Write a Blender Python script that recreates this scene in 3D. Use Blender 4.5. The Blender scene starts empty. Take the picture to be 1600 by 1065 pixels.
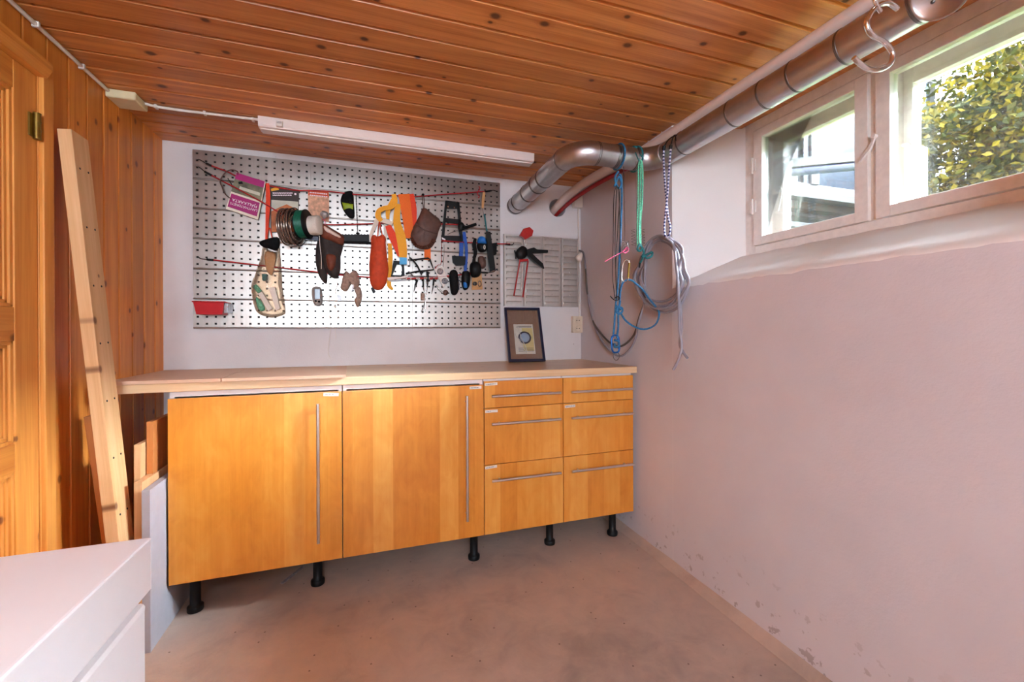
import bpy, bmesh, math, random
from mathutils import Vector, Matrix, Quaternion, noise as mnoise
random.seed(7)
S = bpy.context.scene
COL = S.collection

# ------------------------------------------------------------------ camera
YAW, PITCH, ROLL, FPX, SY, EYE = 18.4571, -0.1175, -0.2273, 665.6533, -15.5697, 1.0969
def _basis():
    y, p, r = map(math.radians, (YAW, PITCH, ROLL))
    fw = Vector((math.sin(y)*math.cos(p), math.cos(y)*math.cos(p), math.sin(p)))
    rt = Vector((math.cos(y), -math.sin(y), 0)); up = rt.cross(fw)
    return fw, rt*math.cos(r)+up*math.sin(r), -rt*math.sin(r)+up*math.cos(r)
FW, RT, UP = _basis()
def P(u, v, ax='y', val=2.462):
    """the place on the plane ax = val that is seen at photo pixel (u, v)"""
    d = FW*FPX + RT*(u-800) + UP*(532.5+SY-v)
    i = 'xyz'.index(ax); o = Vector((0, 0, EYE))
    return o + d*((val-o[i])/d[i])
cam = bpy.data.cameras.new('camera'); cam.sensor_width = 36; cam.lens = FPX/1600*36
cam.shift_y = SY/1600; cam.clip_start = 0.02
co = bpy.data.objects.new('camera', cam); COL.objects.link(co)
m = Matrix((RT, UP, -FW)).transposed().to_4x4(); m.translation = (0, 0, EYE); co.matrix_world = m
S.camera = co

# ------------------------------------------------------------------ dimensions (m)
D, R, L, H, F = 2.516, 1.318, -0.958, 2.031, 1.907      # back, right, left wall, ceiling, cabinet fronts

# ------------------------------------------------------------------ materials
def lin(c):
    return tuple(((x/255)/12.92 if x/255 <= .04045 else ((x/255+.055)/1.055)**2.4) for x in c) + (1.0,)
class NT:
    def __init__(s, name):
        s.m = bpy.data.materials.new(name); s.m.use_nodes = True
        s.t = s.m.node_tree; s.b = s.t.nodes['Principled BSDF']; s.out = s.t.nodes['Material Output']
    def n(s, typ, **kw):
        nd = s.t.nodes.new(typ)
        for k, v in kw.items():
            if k.startswith('i_'):
                key = k[2:]; key = int(key) if key.isdigit() else key
                nd.inputs[key].default_value = v
            else: setattr(nd, k, v)
        return nd
    def l(s, a, b): s.t.links.new(a, b)
    def math(s, op, a, b=None, c=None):
        nd = s.n('ShaderNodeMath', operation=op)
        for i, x in enumerate((a, b, c)):
            if x is None: continue
            if hasattr(x, 'links'): s.l(x, nd.inputs[i])
            else: nd.inputs[i].default_value = x
        return nd.outputs[0]
    def mix(s, fac, a, b, mode='MIX'):
        nd = s.n('ShaderNodeMix', data_type='RGBA', blend_type=mode)
        for i, x in ((0, fac), (6, a), (7, b)):
            if hasattr(x, 'links'): s.l(x, nd.inputs[i])
            else: nd.inputs[i].default_value = x
        return nd.outputs[2]
    def ramp(s, fac, stops):
        nd = s.n('ShaderNodeValToRGB'); e = nd.color_ramp.elements
        while len(e) < len(stops): e.new(0.5)
        for q, (p, c) in zip(e, stops): q.position = p; q.color = c
        s.l(fac, nd.inputs[0]); return nd.outputs[0]
    def noise(s, vec, scale, detail=4, rough=.55, dist=0):
        nd = s.n('ShaderNodeTexNoise', i_Scale=scale, i_Detail=detail, i_Roughness=rough, i_Distortion=dist)
        if vec is not None: s.l(vec, nd.inputs['Vector'])
        return nd.outputs[0]
    def bump(s, h, strength=.3, dist=.01):
        nd = s.n('ShaderNodeBump', i_Strength=strength, i_Distance=dist); s.l(h, nd.inputs['Height'])
        s.l(nd.outputs[0], s.b.inputs['Normal'])
    def objco(s): return s.n('ShaderNodeTexCoord').outputs['Object']
    def sep(s, v):
        nd = s.n('ShaderNodeSeparateXYZ'); s.l(v, nd.inputs[0]); return nd.outputs
    def comb(s, x, y, z):
        nd = s.n('ShaderNodeCombineXYZ')
        for i, q in enumerate((x, y, z)):
            if hasattr(q, 'links'): s.l(q, nd.inputs[i])
            else: nd.inputs[i].default_value = q
        return nd.outputs[0]
def pm(name, rgb, rough=.5, metal=0., var=.12, scale=30., bump=0., trans=0., alpha=1., spec=.5, sheen=0.):
    """plain surface with a little procedural unevenness of tone"""
    t = NT(name); c = lin(rgb); v = t.objco()
    nz = t.noise(v, scale)
    lo = tuple(x*(1-var) for x in c[:3])+(1,); hi = tuple(min(1, x*(1+var)) for x in c[:3])+(1,)
    t.l(t.ramp(nz, [(.3, lo), (.7, hi)]), t.b.inputs['Base Color'])
    t.b.inputs['Roughness'].default_value = rough; t.b.inputs['Metallic'].default_value = metal
    t.b.inputs['Specular IOR Level'].default_value = spec
    if bump: t.bump(nz, bump, .004)
    if trans: t.b.inputs['Transmission Weight'].default_value = trans
    if alpha < 1: t.b.inputs['Alpha'].default_value = alpha
    if sheen: t.b.inputs['Sheen Weight'].default_value = sheen
    return t.m
def wood(name, along, perp, light, dark, period=None, phase=0., rough=.45, knots=.55, knotcol=(95, 50, 22), grain=1., vary=.25, spec=.35):
    t = NT(name); v = t.objco(); sp = t.sep(v)
    A = sp['XYZ'.index(along.upper())]; B = sp['XYZ'.index(perp.upper())]
    C = sp[[i for i in range(3) if i not in ('XYZ'.index(along.upper()), 'XYZ'.index(perp.upper()))][0]]
    if period:
        idx = t.math('FLOOR', t.math('DIVIDE', t.math('SUBTRACT', B, phase), period))
        wn = t.n('ShaderNodeTexWhiteNoise', noise_dimensions='1D'); t.l(idx, wn.inputs['W']); rnd = wn.outputs['Value']
    else:
        rnd = t.n('ShaderNodeObjectInfo').outputs['Random']
    off = t.math('MULTIPLY', rnd, 37.)
    A2 = t.math('ADD', A, off)
    vec = t.comb(t.math('MULTIPLY', A2, 1.6), t.math('MULTIPLY', B, 34.), t.math('MULTIPLY', C, 34.))
    g = t.noise(vec, 1.0, 5, .6, .6)
    fine = t.noise(t.comb(t.math('MULTIPLY', A2, 5.), t.math('MULTIPLY', B, 230.), t.math('MULTIPLY', C, 230.)), 1.0, 2, .6)
    f = t.math('ADD', t.math('MULTIPLY', g, .75), t.math('MULTIPLY', fine, .25))
    col = t.ramp(f, [(.36-.1/grain, lin(dark)), (.62, lin(light))])
    br = t.math('ADD', t.math('MULTIPLY', rnd, vary*1.3), 1-vary)
    bc = t.n('ShaderNodeCombineColor'); [t.l(br, bc.inputs[i]) for i in range(3)]
    col = t.mix(1.0, col, bc.outputs[0], 'MULTIPLY')
    if knots:
        kv = t.n('ShaderNodeTexVoronoi', voronoi_dimensions='2D', i_Scale=8.5, i_Randomness=1.)
        t.l(t.comb(t.math('MULTIPLY', A2, .75), t.math('ADD', B, off), t.math('MULTIPLY', C, .3)), kv.inputs['Vector'])
        gate = t.math('GREATER_THAN', t.sep(kv.outputs['Color'])[0], 1-knots)
        size = t.math('ADD', t.math('MULTIPLY', t.sep(kv.outputs['Color'])[1], .08), .04)
        k = t.math('SUBTRACT', 1., t.n('ShaderNodeMath').outputs[0]) if False else None
        q = t.math('DIVIDE', kv.outputs['Distance'], size)
        kk = t.n('ShaderNodeMapRange', i_1=.55, i_2=1.15, i_3=1., i_4=0.); t.l(q, kk.inputs[0])
        halo = t.n('ShaderNodeMapRange', i_1=.8, i_2=2.6, i_3=.4, i_4=0.); t.l(q, halo.inputs[0])
        col = t.mix(t.math('MULTIPLY', halo.outputs[0], gate), col, lin(dark))
        col = t.mix(t.math('MULTIPLY', t.math('MULTIPLY', kk.outputs[0], gate), .85), col, lin(knotcol))
    t.l(col, t.b.inputs['Base Color']); t.b.inputs['Roughness'].default_value = rough
    t.b.inputs['Specular IOR Level'].default_value = spec
    t.bump(f, .12, .003)
    return t.m
M = {}
M['ceil'] = wood('pine_ceiling', 'x', 'y', (226, 150, 84), (168, 88, 36), .1033, 1.692, .36, .5, (62, 26, 10), vary=.26)
M['panel'] = wood('pine_wall', 'z', 'y', (238, 154, 68), (204, 110, 36), .1, 1.83, .40, .42, (120, 58, 20), vary=.16)
M['doorwood'] = wood('pine_door', 'z', 'y', (234, 162, 80), (206, 122, 48), None, 0, .42, .2, (110, 56, 26), vary=.08)
M['doorrail'] = wood('pine_door_rail', 'y', 'z', (232, 156, 74), (198, 112, 42), None, 0, .42, .2, (120, 62, 26), vary=.08)
M['plank'] = wood('spruce_plank', 'z', 'y', (232, 188, 138), (208, 154, 100), None, 0, .55, .25, (110, 62, 34), vary=.06)
M['plankdark'] = wood('old_plank', 'z', 'y', (186, 118, 62), (150, 84, 40), None, 0, .55, .4, (80, 40, 20), vary=.06)
M['top'] = wood('worktop_pine', 'x', 'y', (236, 202, 160), (218, 176, 130), .09, 0, .32, .2, (160, 104, 66), vary=.06)
M['ply'] = wood('plywood', 'x', 'y', (226, 186, 156), (210, 164, 132), None, 0, .5, .0, vary=.05)
M['brownboard'] = wood('brown_board', 'z', 'y', (196, 122, 66), (170, 98, 48), None, 0, .4, .0, vary=.06)
M['rawedge'] = wood('raw_edge', 'z', 'y', (226, 178, 130), (200, 146, 98), None, 0, .6, .0, vary=.05)
def birch():
    t = NT('birch_veneer'); v = t.objco(); sp = t.sep(v)
    rn = t.n('ShaderNodeObjectInfo').outputs['Random']
    X = t.math('ADD', sp[0], t.math('MULTIPLY', rn, 9.))
    wob = t.noise(t.comb(X, 0., 0.), 3., 0)
    idx = t.math('FLOOR', t.math('DIVIDE', t.math('ADD', X, t.math('MULTIPLY', wob, .12)), .092))
    wn = t.n('ShaderNodeTexWhiteNoise', noise_dimensions='1D'); t.l(idx, wn.inputs['W']); r = wn.outputs['Value']
    vec = t.comb(t.math('MULTIPLY', X, 60.), sp[1], t.math('ADD', t.math('MULTIPLY', sp[2], 2.2), t.math('MULTIPLY', r, 11.)))
    g = t.noise(vec, 1., 4, .6, .3)
    bl = t.noise(t.comb(t.math('MULTIPLY', X, 14.), t.math('MULTIPLY', r, 5.), t.math('MULTIPLY', sp[2], 7.)), 1., 3, .6, .8)
    f = t.math('ADD', t.math('ADD', t.math('MULTIPLY', g, .35), t.math('MULTIPLY', bl, .45)), t.math('MULTIPLY', r, .3))
    col = t.ramp(f, [(.3, lin((204, 120, 34))), (.52, lin((222, 142, 50))), (.8, lin((236, 168, 78)))])
    t.l(col, t.b.inputs['Base Color']); t.b.inputs['Roughness'].default_value = .33
    t.b.inputs['Coat Weight'].default_value = .25; t.b.inputs['Coat Roughness'].default_value = .25
    return t.m
M['birch'] = birch()
def plaster(name, lo, hi):
    t = NT(name); v = t.objco()
    big = t.noise(v, 1.7, 4, .55); mid = t.noise(v, 16., 5, .65); fin = t.noise(v, 130., 3, .6)
    col = t.ramp(big, [(.3, lin(lo)), (.7, lin(hi))])
    sp = t.n('ShaderNodeTexVoronoi', i_Scale=11.); t.l(v, sp.inputs['Vector'])
    spot = t.n('ShaderNodeMapRange', i_1=.02, i_2=.05, i_3=.75, i_4=0.); t.l(sp.outputs['Distance'], spot.inputs[0])
    gate = t.math('GREATER_THAN', t.sep(sp.outputs['Color'])[0], .86)
    col = t.mix(t.math('MULTIPLY', spot.outputs[0], gate), col, lin((128, 104, 92)))
    # scuffs and flaked paint low on the wall
    z = t.sep(v)[2]
    low = t.n('ShaderNodeMapRange', i_1=.02, i_2=.28, i_3=1., i_4=0.); t.l(z, low.inputs[0])
    fl = t.n('ShaderNodeMapRange', i_1=.62, i_2=.66, i_3=0., i_4=1.); t.l(t.noise(v, 26., 3, .6), fl.inputs[0])
    col = t.mix(t.math('MULTIPLY', t.math('MULTIPLY', fl.outputs[0], low.outputs[0]), .6), col, lin((132, 108, 98)))
    t.l(col, t.b.inputs['Base Color']); t.b.inputs['Roughness'].default_value = .62
    t.bump(t.math('ADD', t.math('MULTIPLY', mid, .7), t.math('MULTIPLY', fin, .3)), .35, .006)
    return t.m
M['plaster'] = plaster('painted_plaster', (216, 209, 208), (233, 228, 227))
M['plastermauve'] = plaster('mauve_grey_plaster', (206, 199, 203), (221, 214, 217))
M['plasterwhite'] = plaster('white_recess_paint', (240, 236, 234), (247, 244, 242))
def floor_mat():
    t = NT('painted_concrete'); v = t.objco()
    big = t.noise(v, 1.3, 5, .6, .4); mid = t.noise(v, 7., 6, .65, .5); fin = t.noise(v, 90., 3, .7)
    f = t.math('ADD', t.math('MULTIPLY', big, .6), t.math('MULTIPLY', mid, .4))
    col = t.ramp(f, [(.32, lin((150, 134, 126))), (.5, lin((188, 166, 152))), (.68, lin((210, 184, 166)))])
    sv = t.n('ShaderNodeTexVoronoi', voronoi_dimensions='2D', i_Scale=11.); t.l(v, sv.inputs['Vector'])
    sp = t.n('ShaderNodeMapRange', i_1=.02, i_2=.045, i_3=1., i_4=0.); t.l(sv.outputs['Distance'], sp.inputs[0])
    gate = t.math('GREATER_THAN', t.sep(sv.outputs['Color'])[0], .72)
    col = t.mix(t.math('MULTIPLY', t.math('MULTIPLY', sp.outputs[0], gate), .8), col, lin((70, 48, 36)))
    sc = t.n('ShaderNodeMapRange', i_1=.64, i_2=.72, i_3=0., i_4=.35)
    t.l(t.noise(v, 14., 6, .75, 1.2), sc.inputs[0]); col = t.mix(sc.outputs[0], col, lin((120, 88, 72)))
    t.l(col, t.b.inputs['Base Color'])
    rr = t.n('ShaderNodeMapRange', i_1=.3, i_2=.7, i_3=.34, i_4=.55); t.l(mid, rr.inputs[0]); t.l(rr.outputs[0], t.b.inputs['Roughness'])
    t.bump(t.math('ADD', t.math('MULTIPLY', mid, .7), t.math('MULTIPLY', fin, .15)), .3, .008)
    return t.m
M['floor'] = floor_mat()
def steel(name, c, rough, sx=1., sz=1., amp=.2, rv=.09):
    t = NT(name); v = t.objco(); sp = t.sep(v)
    n1 = t.noise(t.comb(t.math('MULTIPLY', sp[0], 60.*sx), t.math('MULTIPLY', sp[1], 8.), t.math('MULTIPLY', sp[2], 60.*sz)), 1., 4, .7)
    n2 = t.noise(v, 18., 4, .6)
    f = t.math('ADD', t.math('MULTIPLY', n1, .5), t.math('MULTIPLY', n2, .5))
    cc = lin(c); lo = tuple(x*(1-amp) for x in cc[:3])+(1,); hi = tuple(min(1, x*(1+amp)) for x in cc[:3])+(1,)
    t.l(t.ramp(f, [(.3, lo), (.7, hi)]), t.b.inputs['Base Color']); t.b.inputs['Metallic'].default_value = 1.
    rr = t.n('ShaderNodeMapRange', i_1=.3, i_2=.7, i_3=rough-rv, i_4=rough+rv); t.l(f, rr.inputs[0]); t.l(rr.outputs[0], t.b.inputs['Roughness'])
    return t.m
M['galv'] = steel('galvanised_board', (176, 168, 160), .33, 1., .06, .10, .03)
M['louvre'] = steel('louvred_steel', (222, 218, 212), .4, 1., .06, .08, .03)
M['duct'] = steel('galvanised_duct', (190, 188, 190), .36, .5, .5, .15, .04)
M['ductring'] = steel('duct_seam', (120, 118, 118), .4)
M['steelbright'] = steel('bright_steel', (225, 222, 218), .22)
M['handle'] = steel('brushed_handle', (220, 215, 214), .34, .2, .2, .06)
M['brass'] = steel('aged_brass', (150, 122, 60), .4)
M['white'] = pm('white_lacquer', (236, 230, 232), .35, var=.02, scale=6)
M['whitepaint'] = pm('white_window_paint', (240, 232, 226), .45, var=.06, scale=40, bump=.08)
M['whiteplastic'] = pm('white_plastic', (228, 218, 208), .4, var=.03)
M['lampwhite'] = pm('white_lamp_housing', (232, 218, 212), .4, var=.02)
M['cream'] = pm('cream_plastic', (226, 212, 172), .45, var=.05)
M['socket'] = pm('socket_plastic', (226, 208, 184), .4, var=.03)
M['black'] = pm('black_plastic', (18, 17, 17), .5, var=.2, spec=.25)
M['blackmat'] = pm('black_cloth', (20, 19, 20), .85, var=.3, scale=90, bump=.2, spec=.2)
M['dark'] = pm('hole_shade_and_roof', (30, 24, 20), .8, var=.3)
M['grey'] = pm('grey_board', (168, 166, 174), .5, var=.03)
M['carcass'] = pm('cabinet_carcass', (226, 220, 216), .4, var=.02)
M['red'] = pm('red_plastic', (196, 22, 34), .38, var=.08)
M['redcord'] = pm('red_cord', (176, 24, 30), .7, var=.35, scale=240)
M['redmetal'] = pm('red_enamel', (176, 34, 32), .35, var=.12)
M['redpipe'] = pm('red_conduit', (150, 22, 26), .45, var=.1)
M['hose'] = pm('white_sheath', (226, 208, 200), .5, var=.05, scale=14)
M['magenta'] = pm('magenta_paper', (168, 10, 108), .45, var=.06)
M['paper'] = pm('paper', (236, 224, 206), .7, var=.04)
M['whiteink'] = pm('white_ink', (244, 232, 238), .6, var=.01)
M['darkink'] = pm('dark_ink', (46, 40, 58), .7, var=.05)
M['orange'] = pm('orange_webbing', (250, 112, 10), .65, var=.1, scale=200, sheen=.3)
M['yellow'] = pm('yellow_webbing', (252, 172, 24), .65, var=.1, scale=200, sheen=.3)
M['deeporange'] = pm('deep_orange_webbing', (236, 62, 12), .65, var=.1, scale=200, sheen=.3)
M['skyblue'] = pm('sky_blue_plastic', (52, 172, 226), .35, var=.05)
M['rust'] = pm('rust_red_fabric', (206, 72, 34), .75, var=.15, scale=35, bump=.3)
M['leather'] = pm('brown_leather', (96, 66, 56), .6, var=.25, scale=45, bump=.35)
M['glove'] = pm('glove_leather', (112, 54, 34), .65, var=.25, scale=45, bump=.35)
M['glovedark'] = pm('dark_glove_cloth', (48, 40, 38), .8, var=.25, scale=60, bump=.3)
M['fleece'] = pm('pale_fleece', (222, 198, 184), .95, var=.1, scale=120, bump=.4)
M['wool'] = pm('grey_brown_wool', (166, 138, 122), .95, var=.3, scale=80, bump=.6)
M['green'] = pm('green_wire', (18, 104, 78), .4, var=.25, scale=120)
M['lime'] = pm('lime_band', (146, 168, 26), .5, var=.1)
M['wirebrown'] = pm('brown_clear_wire', (150, 130, 118), .2, .7, var=.3, scale=120)
M['cottonwhite'] = pm('white_thread', (232, 222, 208), .7, var=.05, scale=150)
M['bluecloth'] = pm('blue_webbing', (26, 80, 170), .6, var=.15, scale=160)
M['bluecap'] = pm('blue_plastic', (36, 118, 200), .4, var=.08)
M['navy'] = pm('navy_lacquer', (24, 26, 52), .35, var=.1)
M['teal'] = pm('teal_plastic', (22, 108, 112), .4, var=.1)
M['tan'] = pm('tan_strap', (196, 148, 96), .7, var=.15)
M['mat'] = pm('brown_mat_board', (150, 112, 88), .8, var=.1, scale=60)
M['printyellow'] = pm('pale_yellow_print', (232, 210, 140), .6, var=.08)
M['printblue'] = pm('pale_blue_print', (172, 192, 214), .6, var=.08)
M['greycable'] = pm('grey_cable', (150, 146, 156), .45, var=.05)
M['darkcable'] = pm('dark_grey_cable', (96, 86, 80), .5, var=.05)
M['ropeblue'] = pm('blue_rope', (34, 104, 146), .7, var=.5, scale=220)
M['ropegreen'] = pm('green_rope', (104, 196, 160), .7, var=.5, scale=160)
M['ropeteal'] = pm('teal_rope', (20, 104, 108), .7, var=.4, scale=200)
M['pink'] = pm('pink_plastic', (232, 82, 132), .4, var=.05)
M['bluealu'] = pm('blue_aluminium', (30, 96, 170), .3, .7, var=.08)
M['gunsteel'] = pm('grey_tool_steel', (110, 104, 102), .35, .8, var=.15)
M['screen'] = pm('grey_screen', (84, 86, 96), .2, var=.05)
M['devicegrey'] = pm('grey_device_plastic', (168, 164, 160), .35, .2, var=.06)
M['photo'] = pm('landscape_print', (120, 116, 92), .6, var=.5, scale=22)
M['sunsetprint'] = pm('orange_landscape_print', (196, 112, 62), .6, var=.35, scale=26)
M['haze'] = pm('pale_sky_print', (206, 204, 186), .6, var=.1)
M['darkcover'] = pm('dark_brown_cover', (58, 44, 36), .55, var=.1)
M['stickeryellow'] = pm('yellow_sticker', (238, 176, 30), .5, var=.05)
M['orangeband'] = pm('orange_red_band', (214, 84, 40), .6, var=.06)
M['mapprint'] = pm('pale_map_print', (224, 172, 140), .7, var=.3, scale=60)
def stripes(name, a, b, scale):
    t = NT(name); v = t.objco(); w = t.n('ShaderNodeTexWave', i_Scale=scale, i_Distortion=1.5, bands_direction='Z')
    t.l(v, w.inputs['Vector']); t.l(t.ramp(w.outputs[0], [(.4, lin(a)), (.55, lin(b))]), t.b.inputs['Base Color'])
    t.b.inputs['Roughness'].default_value = .7; return t.m
M['bungee'] = stripes('blue_white_bungee', (38, 40, 96), (206, 200, 220), 22.)
def clear(name, tint, fac, rough=.1):
    t = NT(name); tr = t.n('ShaderNodeBsdfTransparent'); tr.inputs[0].default_value = lin(tint)
    t.b.inputs['Base Color'].default_value = lin(tint); t.b.inputs['Roughness'].default_value = rough
    fr = t.n('ShaderNodeFresnel', i_IOR=1.45); mx = t.n('ShaderNodeMixShader')
    nz = t.noise(t.objco(), 30., 3)
    f = t.math('ADD', t.math('MULTIPLY', fr.outputs[0], .8), t.math('MULTIPLY', nz, fac*2))
    t.l(t.math('MINIMUM', f, 1.), mx.inputs[0]); t.l(tr.outputs[0], mx.inputs[1]); t.l(t.b.outputs[0], mx.inputs[2])
    t.l(mx.outputs[0], t.out.inputs[0]); return t.m
M['bag'] = clear('clear_bag', (250, 242, 232), .05, .12)
M['blister'] = clear('clear_blister', (240, 240, 244), .25, .1)
def glass(name, tint):
    t = NT(name); tr = t.n('ShaderNodeBsdfTransparent'); tr.inputs[0].default_value = tint
    gl = t.n('ShaderNodeBsdfGlossy', i_Roughness=.0); fr = t.n('ShaderNodeFresnel', i_IOR=1.5); mx = t.n('ShaderNodeMixShader')
    dirt = t.n('ShaderNodeMapRange', i_1=.35, i_2=.75, i_3=.0, i_4=.05); t.l(t.noise(t.objco(), 9., 5, .6), dirt.inputs[0])
    df = t.n('ShaderNodeBsdfDiffuse'); df.inputs[0].default_value = (.8, .8, .8, 1); m2 = t.n('ShaderNodeMixShader')
    t.l(t.math('MULTIPLY', fr.outputs[0], .9), mx.inputs[0]); t.l(tr.outputs[0], mx.inputs[1]); t.l(gl.outputs[0], mx.inputs[2])
    t.l(dirt.outputs[0], m2.inputs[0]); t.l(mx.outputs[0], m2.inputs[1]); t.l(df.outputs[0], m2.inputs[2])
    t.l(m2.outputs[0], t.out.inputs[0]); return t.m
M['glass'] = glass('window_glass', (.96, .97, .96, 1))
M['pictureglass'] = glass('picture_glass', (.97, .97, .97, 1))

# ------------------------------------------------------------------ mesh builder
class MB:
    def __init__(s): s.bm = bmesh.new(); s.mi = 0
    def f(s, vs, smooth=False):
        try: q = s.bm.faces.new(vs)
        except ValueError: return None
        q.material_index = s.mi; q.smooth = smooth; return q
    def v(s, p): return s.bm.verts.new(p)
    def box(s, x0, x1, y0, y1, z0, z1, bev=0., rot=None, segs=2):
        before = set(s.bm.verts)
        vs = [s.v((x, y, z)) for z in (z0, z1) for y in (y0, y1) for x in (x0, x1)]
        fs = [s.f([vs[i] for i in q]) for q in ((0, 2, 3, 1), (4, 5, 7, 6), (0, 1, 5, 4), (2, 6, 7, 3), (0, 4, 6, 2), (1, 3, 7, 5))]
        if bev:
            es = {e for q in fs for e in q.edges}
            bmesh.ops.bevel(s.bm, geom=list(es), offset=bev, segments=segs, profile=.7, affect='EDGES', material=-1)
        if rot is not None:
            for q in s.bm.verts:
                if q not in before: q.co = rot @ q.co
        return s
    def prism(s, pts, vec, smooth=False):
        """closed outline (3D points) pushed along vec"""
        vec = Vector(vec); a = [s.v(p) for p in pts]; b = [s.v(Vector(p)+vec) for p in pts]; n = len(pts)
        s.f(a[::-1]); s.f(b)
        for i in range(n): s.f([a[i], a[(i+1) % n], b[(i+1) % n], b[i]], smooth)
        return s
    def tube(s, pts, r, seg=10, caps=True, closed=False, smooth=True):
        pts = [Vector(p) for p in pts]; n = len(pts)
        rr = r if isinstance(r, (list, tuple)) else [r]*n
        tang = []
        for i in range(n):
            a = pts[(i-1) % n] if (closed or i) else pts[i]; b = pts[(i+1) % n] if (closed or i < n-1) else pts[i]
            t = (b-a); tang.append(t.normalized() if t.length > 1e-9 else Vector((0, 0, 1)))
        t0 = tang[0]; nrm = t0.orthogonal().normalized(); rings = []
        for i in range(n):
            if i:
                q = tang[i-1].rotation_difference(tang[i]); nrm = (q @ nrm).normalized()
            bn = tang[i].cross(nrm)
            rings.append([s.v(pts[i] + (nrm*math.cos(2*math.pi*k/seg)+bn*math.sin(2*math.pi*k/seg))*rr[i]) for k in range(seg)])
        for i in range(n if closed else n-1):
            A, B = rings[i], rings[(i+1) % n]
            for k in range(seg): s.f([A[k], A[(k+1) % seg], B[(k+1) % seg], B[k]], smooth)
        if caps and not closed:
            for q in (rings[0][::-1], rings[-1]): s.f([s.v(w_.co) for w_ in q])
        return s
    def lathe(s, prof, origin, axis=(0, 0, 1), seg=28, smooth=True):
        """prof = [(radius, height)...] about axis through origin"""
        ax = Vector(axis).normalized(); a = ax.orthogonal().normalized(); b = ax.cross(a); o = Vector(origin)
        rings = [[s.v(o+ax*h+(a*math.cos(2*math.pi*k/seg)+b*math.sin(2*math.pi*k/seg))*max(r, 1e-5)) for k in range(seg)] for r, h in prof]
        for A, B in zip(rings, rings[1:]):
            for k in range(seg): s.f([A[k], A[(k+1) % seg], B[(k+1) % seg], B[k]], smooth)
        if prof[0][0] > 1e-4: s.f([s.v(w_.co) for w_ in rings[0][::-1]])
        if prof[-1][0] > 1e-4: s.f([s.v(w_.co) for w_ in rings[-1]])
        return s
    def ribbon(s, pts, w, nrm=(0, -1, 0), th=.0016):
        pts = [Vector(p) for p in pts]; n = len(pts); nrm = Vector(nrm).normalized()
        ws = w if isinstance(w, (list, tuple)) else [w]*n; rows = []
        for i in range(n):
            t = (pts[min(i+1, n-1)]-pts[max(i-1, 0)]).normalized(); sd = t.cross(nrm)
            sd = sd.normalized() if sd.length > 1e-6 else Vector((1, 0, 0)); h = sd*ws[i]/2
            rows.append([s.v(pts[i]-h), s.v(pts[i]+h), s.v(pts[i]+h-nrm*th), s.v(pts[i]-h-nrm*th)])
        for A, B in zip(rows, rows[1:]):
            for k in range(4): s.f([A[k], A[(k+1) % 4], B[(k+1) % 4], B[k]])
        s.f(rows[0][::-1]); s.f(rows[-1]); return s
    def puff(s, pts, depth, back=.004, jit=0.):
        """soft cushion-like body on a front outline, bulging towards -y"""
        pts = [Vector(p) for p in pts]; c = sum(pts, Vector())/len(pts); n = len(pts)
        prev = [s.v(p+Vector((0, back, 0))) for p in pts]; s.f(prev)
        first = None
        for k in (1., .97, .86, .68, .45, .2):
            d = depth*math.sqrt(max(0, 1-k*k))
            ring = []
            for p in pts:
                q = c+(p-c)*k; q.y -= d
                if jit: q.y += jit*mnoise.noise(q*38); q.x += jit*.4*mnoise.noise(q*45+Vector((3, 3, 3)))
                ring.append(s.v(q))
            for i in range(n): s.f([prev[i], prev[(i+1) % n], ring[(i+1) % n], ring[i]], True)
            prev = ring
        top = s.v(c+Vector((0, -depth, 0)))
        for i in range(n): s.f([prev[i], prev[(i+1) % n], top], True)
        return s
    def build(s, name, mats, parent=None, loc=None):
        bmesh.ops.recalc_face_normals(s.bm, faces=s.bm.faces[:])
        if parent is None and loc is None:
            co_ = [q.co for q in s.bm.verts]
            lo = [min(c[i] for c in co_) for i in range(3)]; hi = [max(c[i] for c in co_) for i in range(3)]
            loc = Vector(((lo[0]+hi[0])/2, (lo[1]+hi[1])/2, lo[2]))
        wl = Vector((0, 0, 0)); q = parent
        while q is not None: wl += q.location; q = q.parent
        loc = Vector(loc) if loc is not None else None
        off = wl if loc is None else loc
        bmesh.ops.translate(s.bm, verts=s.bm.verts[:], vec=-off)
        me = bpy.data.meshes.new(name); s.bm.to_mesh(me); s.bm.free()
        for m_ in (mats if isinstance(mats, (list, tuple)) else [mats]): me.materials.append(m_)
        o = bpy.data.objects.new(name, me); COL.objects.link(o)
        if parent is not None: o.parent = parent; o.location = off-wl
        else: o.location = off
        return o
def tag(o, label=None, cat=None, group=None, kind=None):
    if label: o['label'] = label
    if cat: o['category'] = cat
    if group: o['group'] = group
    if kind: o['kind'] = kind
    return o
def empty(name, loc, label=None, cat=None, group=None, kind=None, parent=None):
    o = bpy.data.objects.new(name, None); COL.objects.link(o); o.empty_display_size = .05
    o.location = Vector(loc); o.parent = parent
    return tag(o, label, cat, group, kind)
def struct(name, mb, mat, loc=(0, 0, 0), parent=None, label=None):
    o = mb.build(name, mat, parent, loc if parent is None else None)
    if parent is None: o['kind'] = 'structure'
    if label: o['label'] = label
    return o
def smoothpath(pts, sub=6, closed=False):
    pts = [Vector(p) for p in pts]; n = len(pts); out = []
    for i in range(n if closed else n-1):
        g = lambda k: pts[k % n] if closed else pts[max(0, min(n-1, k))]
        a, b, c, d = g(i-1), g(i), g(i+1), g(i+2)
        for k in range(sub):
            t = k/sub
            out.append(.5*((2*b)+(c-a)*t+(2*a-5*b+4*c-d)*t*t+(3*b-a-3*c+d)*t**3))
    if not closed: out.append(pts[-1])
    return out
def px(pts, y=2.462, ax='y'): return [P(u, v, ax, y) for u, v in pts]
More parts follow.
